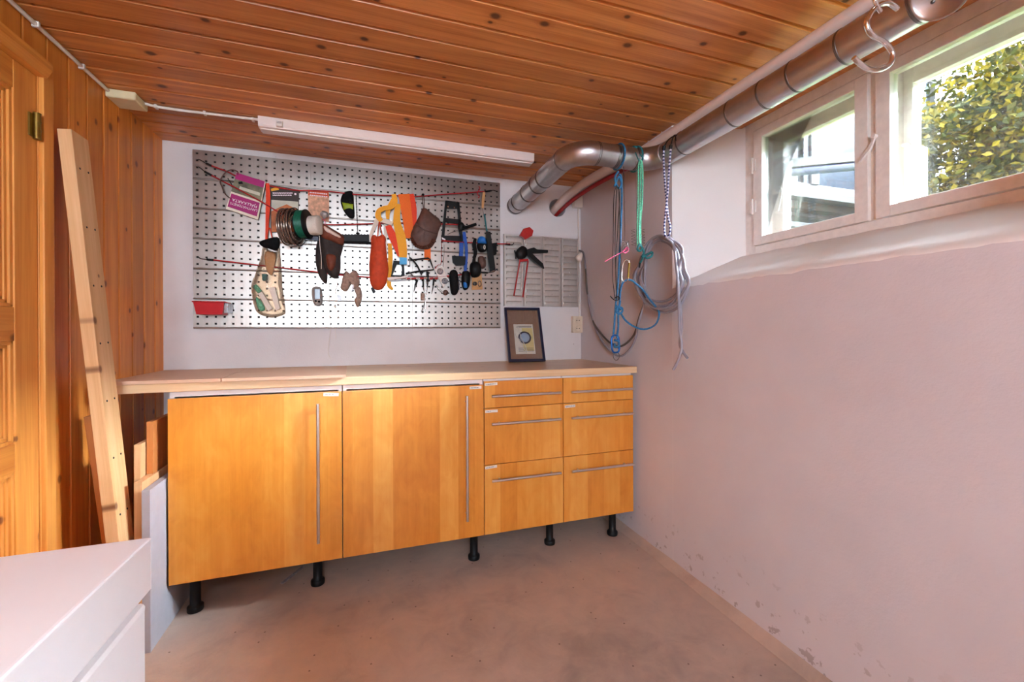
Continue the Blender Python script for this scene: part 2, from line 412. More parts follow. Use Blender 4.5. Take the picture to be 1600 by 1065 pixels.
SKY, SUN, LAMP, EXPO, REAR = 13.0, 150.0, 8., 0.95, 17.  # LAMP and REAR drive the added fill lights
# ================================================================== the room
YB, XW = -1.9, 1.80                                    # rear wall, outer face of the right wall
b = MB(); b.box(L-.2, XW, YB-.2, D+.3, -.12, 0); struct('floor', b, M['floor'])
# ceiling of tongue-and-groove boards running along x, real grooves
def grooved(p0, p1, step, phase, depth, gw):
    """profile positions and depths between p0 and p1"""
    ks = range(int(math.floor((p0-phase)/step))-1, int(math.ceil((p1-phase)/step))+2); out = [(p0, 0.)]
    for k in ks:
        c = phase+k*step
        for q, d_ in ((c-gw, 0.), (c-gw*.35, depth), (c+gw*.35, depth), (c+gw, 0.)):
            if p0 < q < p1: out.append((q, d_))
    out.append((p1, 0.)); return out
pr = grooved(YB, D+.05, .1033, 1.692, .011, .0075)
b = MB(); b.prism([(L-.1, y, H+d_) for y, d_ in pr]+[(L-.1, D+.05, H+.16), (L-.1, YB, H+.16)], (R+.36-L+.1, 0, 0))
struct('ceiling', b, M['ceil'])
b = MB(); b.box(L-.4, XW+.02, YB-.3, D+.4, H+.16, H+.3); struct('roof_slab', b, M['dark'])
b = MB()
for ya, yb, za in ((YB, .84, 0), (.84, 1.70, 1.89), (1.70, D+.02, 0)):
    pr = grooved(ya, yb, .1, 1.83, .008, .006); b.prism([(L-d_, y, za) for y, d_ in pr]+[(L-.1, yb, za), (L-.1, ya, za)], (0, 0, H+.02-za))
b.box(L-.12, L-.1, .8, 1.75, 0, 2.0)
struct('wall_left', b, M['panel'])
b = MB()                                                # back wall with the round cable hole
hc = Vector((1.152, 0, 1.884)); hr = .057; n = 28
x0, x1, z0, z1 = L-.15, XW, -.05, H+.1
outer = []
for k in range(n):
    a = 2*math.pi*k/n; cx, cz = math.cos(a), math.sin(a)
    t = min(((x1-hc.x)/cx if cx > 1e-9 else (x0-hc.x)/cx if cx < -1e-9 else 9e9), ((z1-hc.z)/cz if cz > 1e-9 else (z0-hc.z)/cz if cz < -1e-9 else 9e9))
    outer.append((hc.x+cx*t, hc.z+cz*t))
ri = [b.v((hc.x+math.cos(2*math.pi*k/n)*hr, D, hc.z+math.sin(2*math.pi*k/n)*hr)) for k in range(n)]
rb = [b.v((q.co.x, D+.2, q.co.z)) for q in ri]; ro = [b.v((x, D, z)) for x, z in outer]
for k in range(n):
    j = (k+1) % n; q = b.f([ri[k], ri[j], ro[j], ro[k]]); b.f([ri[k], rb[k], rb[j], ri[j]])
for cxn, czn in ((x0, z0), (x1, z0), (x0, z1), (x1, z1)):
    best = sorted(range(n), key=lambda k: 0 if (abs(ro[k].co.x-cxn) < 1e-6 or abs(ro[k].co.z-czn) < 1e-6) else 9)
    cnd = [(k, (k+1) % n) for k in range(n) if {abs(ro[k].co.x-cxn) < 1e-6, abs(ro[(k+1) % n].co.x-cxn) < 1e-6} == {True, False}
           and {abs(ro[k].co.z-czn) < 1e-6, abs(ro[(k+1) % n].co.z-czn) < 1e-6} == {True, False}]
    for k, j in cnd: b.f([ro[k], ro[j], b.v((cxn, D, czn))])
b.f(rb); b.box(x0, x1, D+.21, D+.3, z0, z1)
struct('wall_back', b, M['plaster'])
RW = (-.88, .22, 1.02, 1.92)                          # unseen window added in the rear wall to carry fill light
b = MB(); b.box(L-.2, RW[0], YB-.15, YB, -.05, H+.1); b.box(RW[1], XW, YB-.15, YB, -.05, H+.1); b.box(RW[0], RW[1], YB-.15, YB, -.05, RW[2]); b.box(RW[0], RW[1], YB-.15, YB, RW[3], H+.1)
struct('wall_rear', b, M['plaster'])
w3 = empty('rear_fill_window', ((RW[0]+RW[1])/2, YB-.08, RW[2]), kind='structure'); b = MB()
for q in ((RW[0], RW[0]+.05, RW[2], RW[3]), (RW[1]-.05, RW[1], RW[2], RW[3]), (RW[0]+.05, RW[1]-.05, RW[2], RW[2]+.05), (RW[0]+.05, RW[1]-.05, RW[3]-.05, RW[3])): b.box(q[0], q[1], YB-.11, YB-.05, q[2], q[3], .003)
b.build('frame', M['whitepaint'], w3); b = MB(); b.box(RW[0]+.045, RW[1]-.045, YB-.082, YB-.078, RW[2]+.045, RW[3]-.045); b.build('glass_pane', M['glass'], w3)
# right wall: masonry 0.46 thick, two deep window recesses (one added) with splayed jambs and a sloping sill
XF = R+.30                                              # plane of the window frames
W1 = (.47, 1.497)                                       # frame span of the window in view
W2 = (-1.45, -.42)                                      # unseen window added behind the photographer for more daylight
b = MB()
def jamb(ya, yb, sa, sb):
    """block between recesses; sa/sb = splay at its low/high-y end"""
    pts = [(R, ya+sa), (XF, ya), (XW, ya), (XW, yb), (XF, yb), (R, yb-sb)]
    b.prism([(x, y, -.02) for x, y in pts], (0, 0, H+.08))
jamb(W1[1], D+.2, .125, .0); jamb(W2[1], W1[0], .125, .125); jamb(YB-.1, W2[0], .0, .125)
for a, c in (W1, W2):
    rows = []; n = 46
    for k in range(n+1):
        y = a-.132+(c-a+.264)*k/n
        j1 = mnoise.noise(Vector((y*9, 1, 0)))*.010+mnoise.noise(Vector((y*31, 2, 0)))*.006
        j2 = mnoise.noise(Vector((y*14, 5, 0)))*.004
        rows.append([b.v(p) for p in ((R+.0004, y, -.02), (R+.0004, y, 1.284+j1*.8), (R+.014, y, 1.302+j1), (R+.05, y, 1.318+j1*.6), (XF-.02, y, 1.426+j2), (XW, y, 1.432), (XW, y, -.02))])
    for A, B in zip(rows, rows[1:]):
        for k in range(6): b.f([A[k], A[k+1], B[k+1], B[k]], 0 < k < 4)
    b.f(rows[0]); b.f(rows[-1])
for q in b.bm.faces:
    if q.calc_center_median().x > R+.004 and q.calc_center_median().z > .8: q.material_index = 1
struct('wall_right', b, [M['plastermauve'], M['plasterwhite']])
b = MB(); rows = []
for k in range(60):
    y = YB+(D-YB)*k/59; j = .006*mnoise.noise(Vector((y*7, 0, 0)))
    rows.append([b.v(p) for p in ((R-.03-j, y, .001), (R-.022-j, y, .010), (R-.006, y, .03+j), (R+.002, y, .036+j))])
for A, B in zip(rows, rows[1:]):
    for k in range(3): b.f([A[k], A[k+1], B[k+1], B[k]], True)
struct('baseboard_right', b, M['floor'])

# ------------------------------------------------------------------ windows
def window(name, w, mx, sashes, label):
    """w = frame span, mx = mullion span, sashes = [(y0, y1, oy0, oy1)] with outer pane spans"""
    e = empty(name, (XF, (w[0]+w[1])/2, 1.43), kind='structure'); e['label'] = label
    y0, y1 = w; z0, z1 = 1.425, 2.03
    f = MB()
    f.box(XF, XF+.14, y0, y0+.05, z0, z1, .003); f.box(XF, XF+.14, y1-.052, y1, z0, z1, .003)
    f.box(XF, XF+.14, y0+.05, y1-.052, z0, 1.462, .003); f.box(XF-.012, XF+.14, y0+.05, y1-.052, 1.966, z1, .003)
    f.box(XF+.002, XF+.14, mx[0]-.022, mx[1]+.03, 1.462, 1.966, .002)
    f.build('frame', M['whitepaint'], e)
    for a, c, oa, oc in sashes:
        def ring(mb, xa, xb, ya, yb, za, zb, ia, ib, ja, jb):
            mb.box(xa, xb, ya, ia, za, zb, .003); mb.box(xa, xb, ib, yb, za, zb, .003)
            mb.box(xa, xb, ia, ib, za, ja, .003); mb.box(xa, xb, ia, ib, jb, zb, .003)
        s_ = MB(); ring(s_, XF-.014, XF+.026, a, c, 1.464, 1.964, a+.042, c-.042, 1.499, 1.928)
        so = s_.build('sash', M['whitepaint'], e)
        g = MB(); g.box(XF+.004, XF+.008, a+.040, c-.040, 1.497, 1.930); g.build('glass_pane', M['glass'], so)
        s2 = MB(); ring(s2, XF+.09, XF+.13, a+.004, c-.004, 1.464, 1.964, oa, oc, 1.524, 1.908)
        ring(s2, XF+.084, XF+.10, oa-.016, oc+.016, 1.508, 1.924, oa+.001, oc-.001, 1.525, 1.907)
        so2 = s2.build('outer_sash', M['whitepaint'], e)
        g = MB(); g.box(XF+.108, XF+.112, oa-.002, oc+.002, 1.522, 1.910); g.build('glass_pane', M['glass'], so2)
    return e
w1 = window('window_1', W1, (.966, .989), [(.989, 1.443, 1.03, 1.381), (.512, .966, .56, .916)],
            'white-painted basement window with two sashes in the right wall')
# hinges, turn button and stay hooks of the window in view
b = MB(); ty = XF-.018
b.prism([Vector((ty-.006, y, z)) for y, z in ((.965, 1.735), (.958, 1.742), (.975, 1.70), (1.005, 1.672), (1.012, 1.668), (1.006, 1.682), (.984, 1.705))], (.008, 0, 0))
b.tube([(ty-.012, .964, 1.738), (ty+.004, .964, 1.738)], .007, 10); b.build('turn_button', M['whitepaint'], w1)
for z in (1.60, 1.78):
    b = MB(); b.tube([(XF-.018, 1.446, z), (XF-.018, 1.446, z+.07)], .005, 8); b.box(XF-.017, XF-.012, 1.430, 1.462, z+.01, z+.06); b.build('hinge', M['whitepaint'], w1)
b = MB(); b.tube(smoothpath([(XF+.05, 1.379, 1.70), (XF+.05, 1.372, 1.705), (XF+.05, 1.362, 1.69), (XF+.05, 1.365, 1.66), (XF+.05, 1.374, 1.62), (XF+.05, 1.378, 1.606)]), .004, 8)
b.tube([(XF+.06, 1.39, 1.70), (XF+.045, 1.372, 1.702)], .006, 8); b.build('stay_hook', M['whitepaint'], w1)
for z in (1.70, 1.545):
    b = MB(); b.tube([(XF+.05, .925, z), (XF+.05, .905, z-.004)], .005, 8); b.tube([(XF+.05, .907, z+.004), (XF+.05, .899, z-.010)], .0035, 8); b.build('stay_pin', M['whitepaint'], w1)
window('added_window', W2, (-.954, -.931), [(-.931, -.472, -.89, -.52), (-1.40, -.954, -1.36, -1.0)], 'added unseen window further along the right wall, for daylight')
b = MB(); b.box(XF-.05, XF-.012, W1[0]-.06, W1[1]+.02, 2.006, 2.032, .003)
struct('trim_1', b, M['ceil'], label='thin bare wood lath above the window frame')

# ------------------------------------------------------------------ panelled pine door in the left wall
dr = empty('door_1', (L, 1.3, 0), kind='structure'); dr['label'] = 'panelled pine door with brass hinge at the left edge'
DX = L-.028
b = MB(); y1, y0 = 1.683, .86
b.box(DX, DX+.03, y1-.088, y1, .02, 1.872, .003); b.box(DX, DX+.03, y0, y0+.088, .02, 1.872, .003)
b.build('stile', M['doorwood'], dr)
b = MB()
for za, zb in ((1.79, 1.872), (1.072, 1.168), (.700, .780), (.02, .14)): b.box(DX+.001, DX+.029, y0+.088, y1-.088, za, zb, .003)
b.build('rail', M['doorrail'], dr)
for za, zb in ((1.168, 1.79), (.78, 1.072), (.14, .70)):
    b = MB(); b.box(DX, DX+.010, y0+.088, y1-.088, za, zb)
    for k, (i, h) in enumerate(((0, .026), (.010, .02), (.020, .016))):
        ya, yb_, zc, zd = y0+.088+i, y1-.088-i, za+i, zb-i
        for q in ((ya, ya+.011, zc, zd), (yb_-.011, yb_, zc, zd), (ya, yb_, zc, zc+.011), (ya, yb_, zd-.011, zd)):
            b.box(DX, DX+h, q[0], q[1], q[2], q[3], .003)
    b.box(DX+.004, DX+.020, y0+.145, y1-.145, za+.06, zb-.06, .008)
    b.build('panel', M['doorwood'], dr)
b = MB()
b.box(L-.06, L+.004, 1.686, 1.722, 0, 1.90, .002); b.box(L-.06, L+.004, .82, .856, 0, 1.90, .002)
b.box(L-.06, L+.004, .82, 1.722, 1.876, 1.912, .002); b.build('jamb', M['doorwood'], dr)
yc = [P(u, 400, 'x', L+.016)[1] for u in (70, 86)]
b = MB(); b.box(L-.01, L+.016, yc[0], yc[1], 0, 1.93, .004); b.box(L-.01, L+.016, .77, .83, 0, 1.93, .004); b.build('casing', M['doorwood'], dr)
ht, hb = P(82, 98, 'x', L+.034), P(66, 112, 'x', L+.030)
b = MB(); b.prism([Vector((x, .72, z)) for x, z in ((L-.01, hb.z-.004), (L+.022, hb.z-.002), (L+.034, hb.z+.022), (L+.036, ht.z-.008), (L+.026, ht.z), (L-.01, ht.z))], (0, ht.y-.72, 0))
b.build('head_casing', M['doorrail'], dr); yh_ = P(58, 195, 'x', L+.012)[1]
for z in (1.715, .35):
    b = MB(); b.tube([(L+.012, yh_, z-.036), (L+.012, yh_, z+.036)], .0085, 14)
    for q in (-.037, -.013, .013, .037): b.tube([(L+.012, yh_, z+q-.002), (L+.012, yh_, z+q+.002)], .0095, 14)
    b.box(L+.001, L+.006, yh_-.02, yh_+.012, z-.034, z+.034, .001); b.build('hinge', M['brass'], dr)

# ------------------------------------------------------------------ planks leaning in the left corner
def board3(p_top, p_bot, wy, tx, mat, name, label, cat='plank', screws=False):
    """plank between two centre points; wy = width along y, tx = thickness along x"""
    p_top, p_bot = Vector(p_top), Vector(p_bot); ax = (p_top-p_bot); ln = ax.length; ax.normalize()
    ex = Vector((1, 0, 0))-ax*ax.x; ex.normalize(); ey = ax.cross(ex)
    b = MB(); b.box(-tx/2, tx/2, -wy/2, wy/2, 0, ln, .003)
    o = b.build(name, mat, None, (0, 0, 0)); o.matrix_world = Matrix.Translation(p_bot) @ Matrix((ex, ey, ax)).transposed().to_4x4()
    tag(o, label, cat)
    if screws:
        z = .1
        while z < ln-.05:
            for q in (-.25, .25):
                s_ = MB(); s_.lathe([(.0035, 0), (.0035, .001), (.001, .0012)], (0, 0, 0), (1, 0, 0), 8)
                so = s_.build('screw', M['black'], None, (0, 0, 0)); so.parent = o; so.location = (tx/2, wy*q+.001*(z % .05), z+.004*q)
            z += .19
    return o
board3((-.918, 1.777, 1.742), (-.765, 1.775, .012), .088, .036, M['plank'], 'leaning_plank', 'long pale spruce plank with two rows of screws leaning on the pine wall', screws=True)
_a, _c = P(144, 648, 'y', 1.850), P(172, 840, 'y', 1.850); _d = (_c-_a)/(_c.z-_a.z)
board3(_a, _a+_d*(.012-_a.z), .05, .024, M['plankdark'], 'leaning_lath', 'shorter brown lath leaning behind the pale screw-studded plank', 'plank')

# ------------------------------------------------------------------ worktop and the thin boards on it
b = MB(); b.box(-.905, R-.006, 1.887, D-.004, .873, .906, .004, segs=3)
tag(b.build('worktop', M['top']), 'long pale pine worktop across the row of cabinets', 'worktop')
for nm, pts, lb in (('plywood_sheet', ((-.90, 1.888), (-.535, 1.872), (-.560, 2.36), (-.90, 2.376)), 'thin plywood sheet on the worktop against the pine wall'),
                    ('plywood_sheet', ((-.531, 1.872), (-.092, 1.851), (-.113, 2.330), (-.556, 2.36)), 'thin plywood sheet on the worktop below the steel tool board')):
    b = MB(); b.prism([(x, y, .9068) for x, y in pts], (0, 0, .012)); tag(b.build(nm, M['ply']), lb, 'board')

# ------------------------------------------------------------------ cabinets
GAP = .0018
def leg(par, x, y):
    b = MB(); b.lathe([(.027, 0), (.028, .004), (.028, .018), (.024, .022), (.0185, .026), (.0185, .118), (.024, .124), (.024, .1585)], (x, y, .001), seg=20)
    b.build('leg', M['black'], par)
def rod(par, a, c, posts, nrm=(0, 1, 0)):
    b = MB(); a, c = Vector(a), Vector(c); b.tube([a, c], .0062, 14)
    for t in posts:
        p = a.lerp(c, t); b.tube([p, p+Vector(nrm)*.026], .0042, 10)
    return b.build('handle', M['handle'], par)
def sticker(par, p, w, h, rot, marks):
    """small white label with a scribbled word"""
    b = MB(); c = Vector(p); q = Matrix.Rotation(rot, 3, 'Y')
    def quad(x0, x1, z0, z1, dy): b.prism([c+q @ Vector((x, 0, z))+Vector((0, -dy, 0)) for x, z in ((x0, z0), (x1, z0), (x1, z1), (x0, z1))], (0, -.0003, 0))
    quad(0, w, -h, 0, .0002); st = b.build('label_sticker', M['whiteplastic'], par); st['label'] = 'small white sticker with dark handwriting'
    b = MB()
    for x0, x1, z0, z1 in marks: quad(x0*w, x1*w, -h*z0, -h*z1, .0006)
    b.build('handwriting', M['darkink'], st)
def scrib(seed, x0, x1):
    r = random.Random(seed); out = []; x = x0
    while x < x1:
        w = r.uniform(.018, .03); out.append((x, x+.02, .68, .36+r.uniform(-.06, .1)))
        if r.random() < .6: zz = r.uniform(.38, .62); out.append((x, x+w+.03, zz+.07, zz-.05))
        x += w+r.uniform(.02, .05)
    return out
def carcass(par, x0, x1, zt):
    b = MB(); t = .016; y0, y1 = F+.001, D-.03
    b.box(x0+GAP, x0+t, y0, y1, .16, zt); b.box(x1-t, x1-GAP, y0, y1, .16, zt); b.box(x0+t, x1-t, y0, y1, .16, .176)
    b.box(x0+t, x1-t, y1-.006, y1, .176, zt); b.box(x0+t, x1-t, y0, y0+.02, zt-.018, zt); b.box(x0+t, x1-t, y1-.1, y1-.01, zt-.018, zt)
    b.build('carcass', M['carcass'], par)
XS = (-.7092, -.1095, .4937, .8912, 1.2893)
def doorcab(i, hx, legs, lb, st):
    x0, x1 = XS[i], XS[i+1]; c = empty('base_cabinet', ((x0+x1)/2, (F+D)/2, 0), lb, 'cabinet'); carcass(c, x0, x1, .8705)
    b = MB(); b.box(x0+GAP, x1-GAP, F-.019, F, .16, .8475, .0015)
    d_ = b.build('door', M['birch'], c); rod(d_, (hx, F-.046, .247), (hx, F-.046, .805), (.05, .95))
    sticker(d_, (st[0], F-.019, st[1]), st[2], .0125, st[3], scrib(i+3, .1, st[4]))
    for x, y in legs: leg(c, x, y)
doorcab(0, -.199, ((-.656, 1.985), (-.219, 2.02), (-.656, 2.44), (-.17, 2.44)), 'birch cabinet with one large door beside the pine wall', (-.180, .8445, .058, .06, .65))
doorcab(1, .409, ((.470, 2.0), (-.05, 2.44), (.45, 2.44)), 'birch cabinet with one large door between two others in the row', (.427, .8425, .055, -.01, .75))
def drawercab(i, hx, legs, lb, sts):
    x0, x1 = XS[i], XS[i+1]; c = empty('drawer_unit', ((x0+x1)/2, (F+D)/2, 0), lb, 'cabinet'); carcass(c, x0, x1, .8705)
    for k, (za, zb, hz) in enumerate(((.7405, .862, .7965), (.4805, .7375, .670), (.160, .4775, .412))):
        b = MB(); b.box(x0+GAP, x1-GAP, F-.019, F, za, zb, .0015); d_ = b.build('drawer', M['birch'], c)
        b = MB(); b.box(x0+.03, x1-.03, F+.021, F+.46, za+.02, min(zb-.02, .848)); b.build('drawer_box', M['carcass'], d_)
        rod(d_, (hx[0], F-.046, hz), (hx[1], F-.046, hz), (.12, .88), (0, 1, 0))
        if sts[k]: q = sts[k]; sticker(d_, (q[0], F-.019, q[1]), q[2], .012, q[3], scrib(i*10+k, .08, q[4]))
    for x, y in legs: leg(c, x, y)
drawercab(2, (.524, .867), ((.872, 2.015), (.52, 2.44), (.86, 2.44)), 'birch unit of three drawers, all with white stickers, beside the large doors',
          [(.498, .8545, .060, -.03, .85), (.499, .7305, .060, .0, .45), (.498, .4725, .056, -.05, .7)])
drawercab(3, (.925, 1.272), ((1.228, 1.995), (1.24, 2.44)), 'birch unit of three drawers at the right wall with a single sticker',
          [None, (.900, .7285, .056, -.04, .92), None])

# boards stored beside the cabinet, under the worktop
b = MB(); b.box(-.738, -.7145, 1.770, 2.36, .001, .556, .0012)
tag(b.build('chipboard_sheet', M['grey']), 'light grey board on edge beside the birch cabinets', 'board')
b = MB(); b.box(-.764, -.741, 1.782, 2.30, .001, .582, .001); tag(b.build('wooden_board', M['rawedge']), 'pale raw-edged board just behind the grey board', 'board')
b = MB(); b.box(-.786, -.768, 1.835, 2.30, .001, .70, .001); tag(b.build('wooden_board', M['rawedge']), 'narrow pale board standing between two browner boards under the worktop', 'board')
b = MB(); b.box(-.764, -.745, 1.87, 2.34, .584, .772, .001); tag(b.build('wooden_board', M['brownboard']), 'brown board topmost in the stack of boards under the worktop', 'board')

# white chest in the foreground
ch = empty('chest_freezer', (-.6, .1, 0), 'plain white lidded chest filling the lower left corner', 'chest')
b = MB(); b.box(-.935, -.250, -.62, .624, .787, .850, .004, segs=3); b.build('lid', M['white'], ch)
b = MB(); b.box(-.93, -.2535, -.615, .6205, .012, .776, .012, segs=4); b.build('body', M['white'], ch)
b = MB(); b.box(-.915, -.275, -.60, .60, .774, .789); b.build('lid_seal', M['grey'], ch)
b = MB(); b.box(-.91, -.28, -.59, .59, 0.0, .02); b.build('plinth', M['black'], ch)

# plastic strip dropped on the floor
a, c = P(440, 911, 'z', .004), P(474, 884, 'z', .004); b = MB(); b.ribbon([a, (a+c)/2, c], .014, (0, 0, 1), .003)
tag(b.build('plastic_strip', M['blister']), 'small clear plastic strip on the floor under the cabinets', 'strip')
# ================================================================== services: duct, hose, lamp, cables
def rounded(pts, rad, n=10):
    pts = [Vector(p) for p in pts]; out = [pts[0]]
    for a, q, c in zip(pts, pts[1:], pts[2:]):
        u, w = (a-q).normalized(), (c-q).normalized(); p0, p2 = q+u*rad, q+w*rad
        half = u.angle(w)/2; cen = q+(u+w).normalized()*(rad/math.cos(half)) if abs(math.cos(half)) > 1e-6 else q
        rr = (p0-cen).length; ax = (p0-cen).cross(p2-cen).normalized(); an = (p0-cen).angle(p2-cen)
        for k in range(n+1): out.append(cen+Quaternion(ax, an*k/n) @ (p0-cen))
    out.append(pts[-1]); return out
DR = .0495; DZ = 1.885; DXX = 1.2655; DY = 1.69
du = empty('ventilation_duct', (DXX, 1.0, DZ), 'round galvanised ventilation duct along the ceiling with two elbows', 'duct')
wallp = Vector((.857, D-.001, 1.866)); A = Vector((.857, 1.80, DZ)); er = .105
b = MB(); b.tube([wallp, (.857, 2.44, 1.868), (.857, DY+er, DZ)], [DR*1.0, DR, DR], 36); b.build('pipe', M['duct'], du)
e1 = rounded([(.857, DY+er+.001, DZ), (.857, DY, DZ), (.857+er+.001, DY, DZ)], er, 12); b = MB(); b.tube(e1, DR+.002, 36); b.build('elbow', M['duct'], du)
b = MB(); b.tube([(.857+er, DY, DZ), (DXX-er, DY, DZ)], DR, 36); b.build('pipe', M['duct'], du)
e2 = rounded([(DXX-er-.001, DY, DZ), (DXX, DY, DZ), (DXX, DY-er-.001, DZ)], er, 12); b = MB(); b.tube(e2, DR+.002, 36); b.build('elbow', M['duct'], du)
b = MB(); b.tube([(DXX, DY-er, DZ), (DXX, YB+.02, DZ)], DR, 40); b.build('pipe', M['duct'], du)
def collar(p, ax, w=.007, h=.0022):
    b = MB(); q = Vector(ax).normalized()
    b.lathe([(DR, -w), (DR+h, -w*.7), (DR+h, -w*.25), (DR+h*.4, 0), (DR+h, w*.25), (DR+h, w*.7), (DR, w)], p, q, 40); b.build('collar', M['ductring'], du)
for y in (2.49, 2.42, 2.26, 2.12, 2.03, DY+er): collar((.857, y, 1.866+(2.516-y)/(2.516-1.8)*(DZ-1.866)), (0, 1, 0))
for x in (.857+er, 1.06, DXX-er): collar((x, DY, DZ), (1, 0, 0))
for u, v in ((1070, 222), (1148, 177), (1198, 147), (1245, 121), (1322, 76), (1437, 8)): collar((DXX, P(u, v, 'x', DXX)[1], DZ), (0, 1, 0), .004, .0012)
# branch with an inspection cap pointing down into the room
yb = .60; q = Vector((-.80, 0, -.60)).normalized(); o = Vector((DXX, yb, DZ))
b = MB(); b.lathe([(.050, .02), (.050, .064)], o, q, 40); b.build('branch', M['duct'], du)
b = MB(); b.lathe([(.050, .060), (.053, .061), (.053, .070), (.050, .071), (.047, .068), (.046, .066), (0, .066)], o, q, 40); cp = b.build('inspection_cap', M['duct'], du)
b = MB(); b.lathe([(.004, .0655), (.004, .069), (.001, .0705)], o+Vector((0, .022, 0))+q.orthogonal().normalized()*.01, q, 10); b.build('rivet', M['ductring'], cp)
# steel hook on the duct
hk = empty('steel_hook', P(1360, 60, 'y', .62), 'big bent steel S-hook hanging in front of the duct by the window', 'hook')
yh = .62
path = smoothpath([P(*c, 'y', yh) for c in ((1402, 14), (1388, 5), (1372, 9), (1360, 22), (1354, 38), (1362, 54), (1382, 66), (1394, 82), (1392, 98), (1378, 108), (1358, 108), (1342, 98), (1334, 90))], 6)
b = MB(); b.tube(path, .0052, 16); b.build('hook', M['steelbright'], hk)
b = MB(); b.tube(rounded([P(1376, 18, 'y', yh), P(1366, 2, 'y', yh-.004), Vector((P(1362, -8, 'y', yh).x, yh-.004, H))], .008, 5), .0042, 12); b.build('hanger', M['steelbright'], hk)
# white insulated line with red conduit under it
hs = empty('insulated_line', (1.28, 1.0, 1.96), 'thick white sheathed line under the ceiling running into the wall hole', 'pipe')
hp = [(1.283, YB+.02, 1.972), (1.283, .2, 1.972), (1.283, 1.2, 1.970), (1.283, 1.62, 1.968), (1.277, 1.80, 1.970), (1.248, 1.98, 1.972), (1.208, 2.18, 1.962), (1.172, 2.36, 1.935), (1.150, 2.50, 1.896), (1.140, 2.62, 1.86)]
b = MB(); b.tube(smoothpath(hp, 8), .0255, 24); b.build('sheath', M['hose'], hs)
rp = [(1.294, YB+.02, 1.948), (1.296, 1.62, 1.940), (1.294, 1.80, 1.938), (1.270, 1.98, 1.938), (1.232, 2.18, 1.928), (1.196, 2.36, 1.902), (1.172, 2.50, 1.868), (1.160, 2.62, 1.84)]
b = MB(); b.tube(smoothpath(rp, 8), .012, 14); b.build('red_conduit', M['redpipe'], hs)
# fluorescent strip lamp
la = empty('strip_lamp', (.19, 2.14, 1.99), 'long white strip lamp fixed to the wooden ceiling', 'lamp')
b = MB(); b.prism([(-.457, y, z) for y, z in ((2.102, H+.001), (2.104, 1.998), (2.108, 1.990), (2.120, 1.988), (2.170, 1.990), (2.180, 1.998), (2.182, H+.001))], (1.287, 0, 0)); b.build('housing', M['lampwhite'], la)
b = MB(); b.box(-.452, .826, 2.122, 2.168, 1.983, 1.990, .003); b.build('diffuser', M['lampwhite'], la)
p = P(437, 194, 'y', 2.100); b = MB(); b.box(p.x-.013, p.x+.013, 2.090, 2.104, p.z-.012, p.z+.012, .002); sw = b.build('switch', M['whiteplastic'], la)
b = MB(); b.box(p.x-.009, p.x+.009, 2.087, 2.091, p.z-.001, p.z+.008, .001); b.build('rocker', M['blister'], sw)
# junction box and its cables on the left
b = MB(); b.box(L+.002, L+.098, 2.035, 2.135, H-.034, H-.002, .008, segs=3)
tag(b.build('junction_box', M['cream']), 'cream junction box in the corner of ceiling and pine wall', 'box')
cb = empty('wall_cable', (L, 1.2, H-.02), 'white cable clipped along the top of the pine wall', 'cable')
b = MB(); b.tube([(L+.012, YB+.02, H-.012), (L+.012, 2.034, H-.012)], .0062, 12); b.build('sheath', M['whiteplastic'], cb)
for y in (-.2, .2, .6, 1.0, 1.4, 1.665, 1.88):
    b = MB(); b.box(L+.003, L+.021, y-.005, y+.005, H-.021, H-.003, .003); b.build('clip', M['whiteplastic'], cb)
cb = empty('ceiling_cable', (-.7, 2.12, H-.01), 'white cable clipped to the ceiling between junction box and strip lamp', 'cable')
b = MB(); b.tube(smoothpath([(L+.098, 2.105, H-.012), (-.82, 2.128, H-.009), (-.70, 2.130, H-.009), (-.456, 2.118, H-.010)], 6), .0055, 12); b.build('sheath', M['whiteplastic'], cb)
for x in (-.83, -.66, -.48):
    b = MB(); b.box(x-.005, x+.005, 2.118, 2.138, H-.017, H-.002, .003); b.build('clip', M['whiteplastic'], cb)
# corner junction box, its cable, and the double socket
b = MB(); b.box(1.256, 1.315, D-.040, D-.001, 1.890, 1.972, .004); tag(b.build('junction_box', M['whiteplastic']), 'small white junction box high in the back right corner', 'box')
b = MB(); b.tube(smoothpath([(1.296, D-.012, 1.89), (1.298, D-.008, 1.80), (1.304, D-.007, 1.5), (1.304, D-.007, 1.185)], 5), .005, 10)
tag(b.build('corner_cable', M['whiteplastic']), 'thin white cable down the back right corner to the socket', 'cable')
so = empty('wall_socket', (1.281, D, 1.13), 'cream double wall socket above the worktop', 'socket')
b = MB(); b.box(1.245, 1.316, D-.030, D-.001, 1.078, 1.186, .006, segs=3); b.build('plate', M['socket'], so)
for z in (1.158, 1.106):
    b = MB(); b.lathe([(.0205, 0), (.0205, .003), (.0185, .003), (.0175, .0006), (0, .0006)], (1.281, D-.030, z), (0, -1, 0), 24); r_ = b.build('outlet', M['socket'], so)
    b = MB()
    for q in (-.0085, .0085): b.lathe([(.0032, 0), (.0032, .0015)], (1.281+q, D-.0304, z), (0, -1, 0), 10)
    b.build('pin_hole', M['black'], r_)
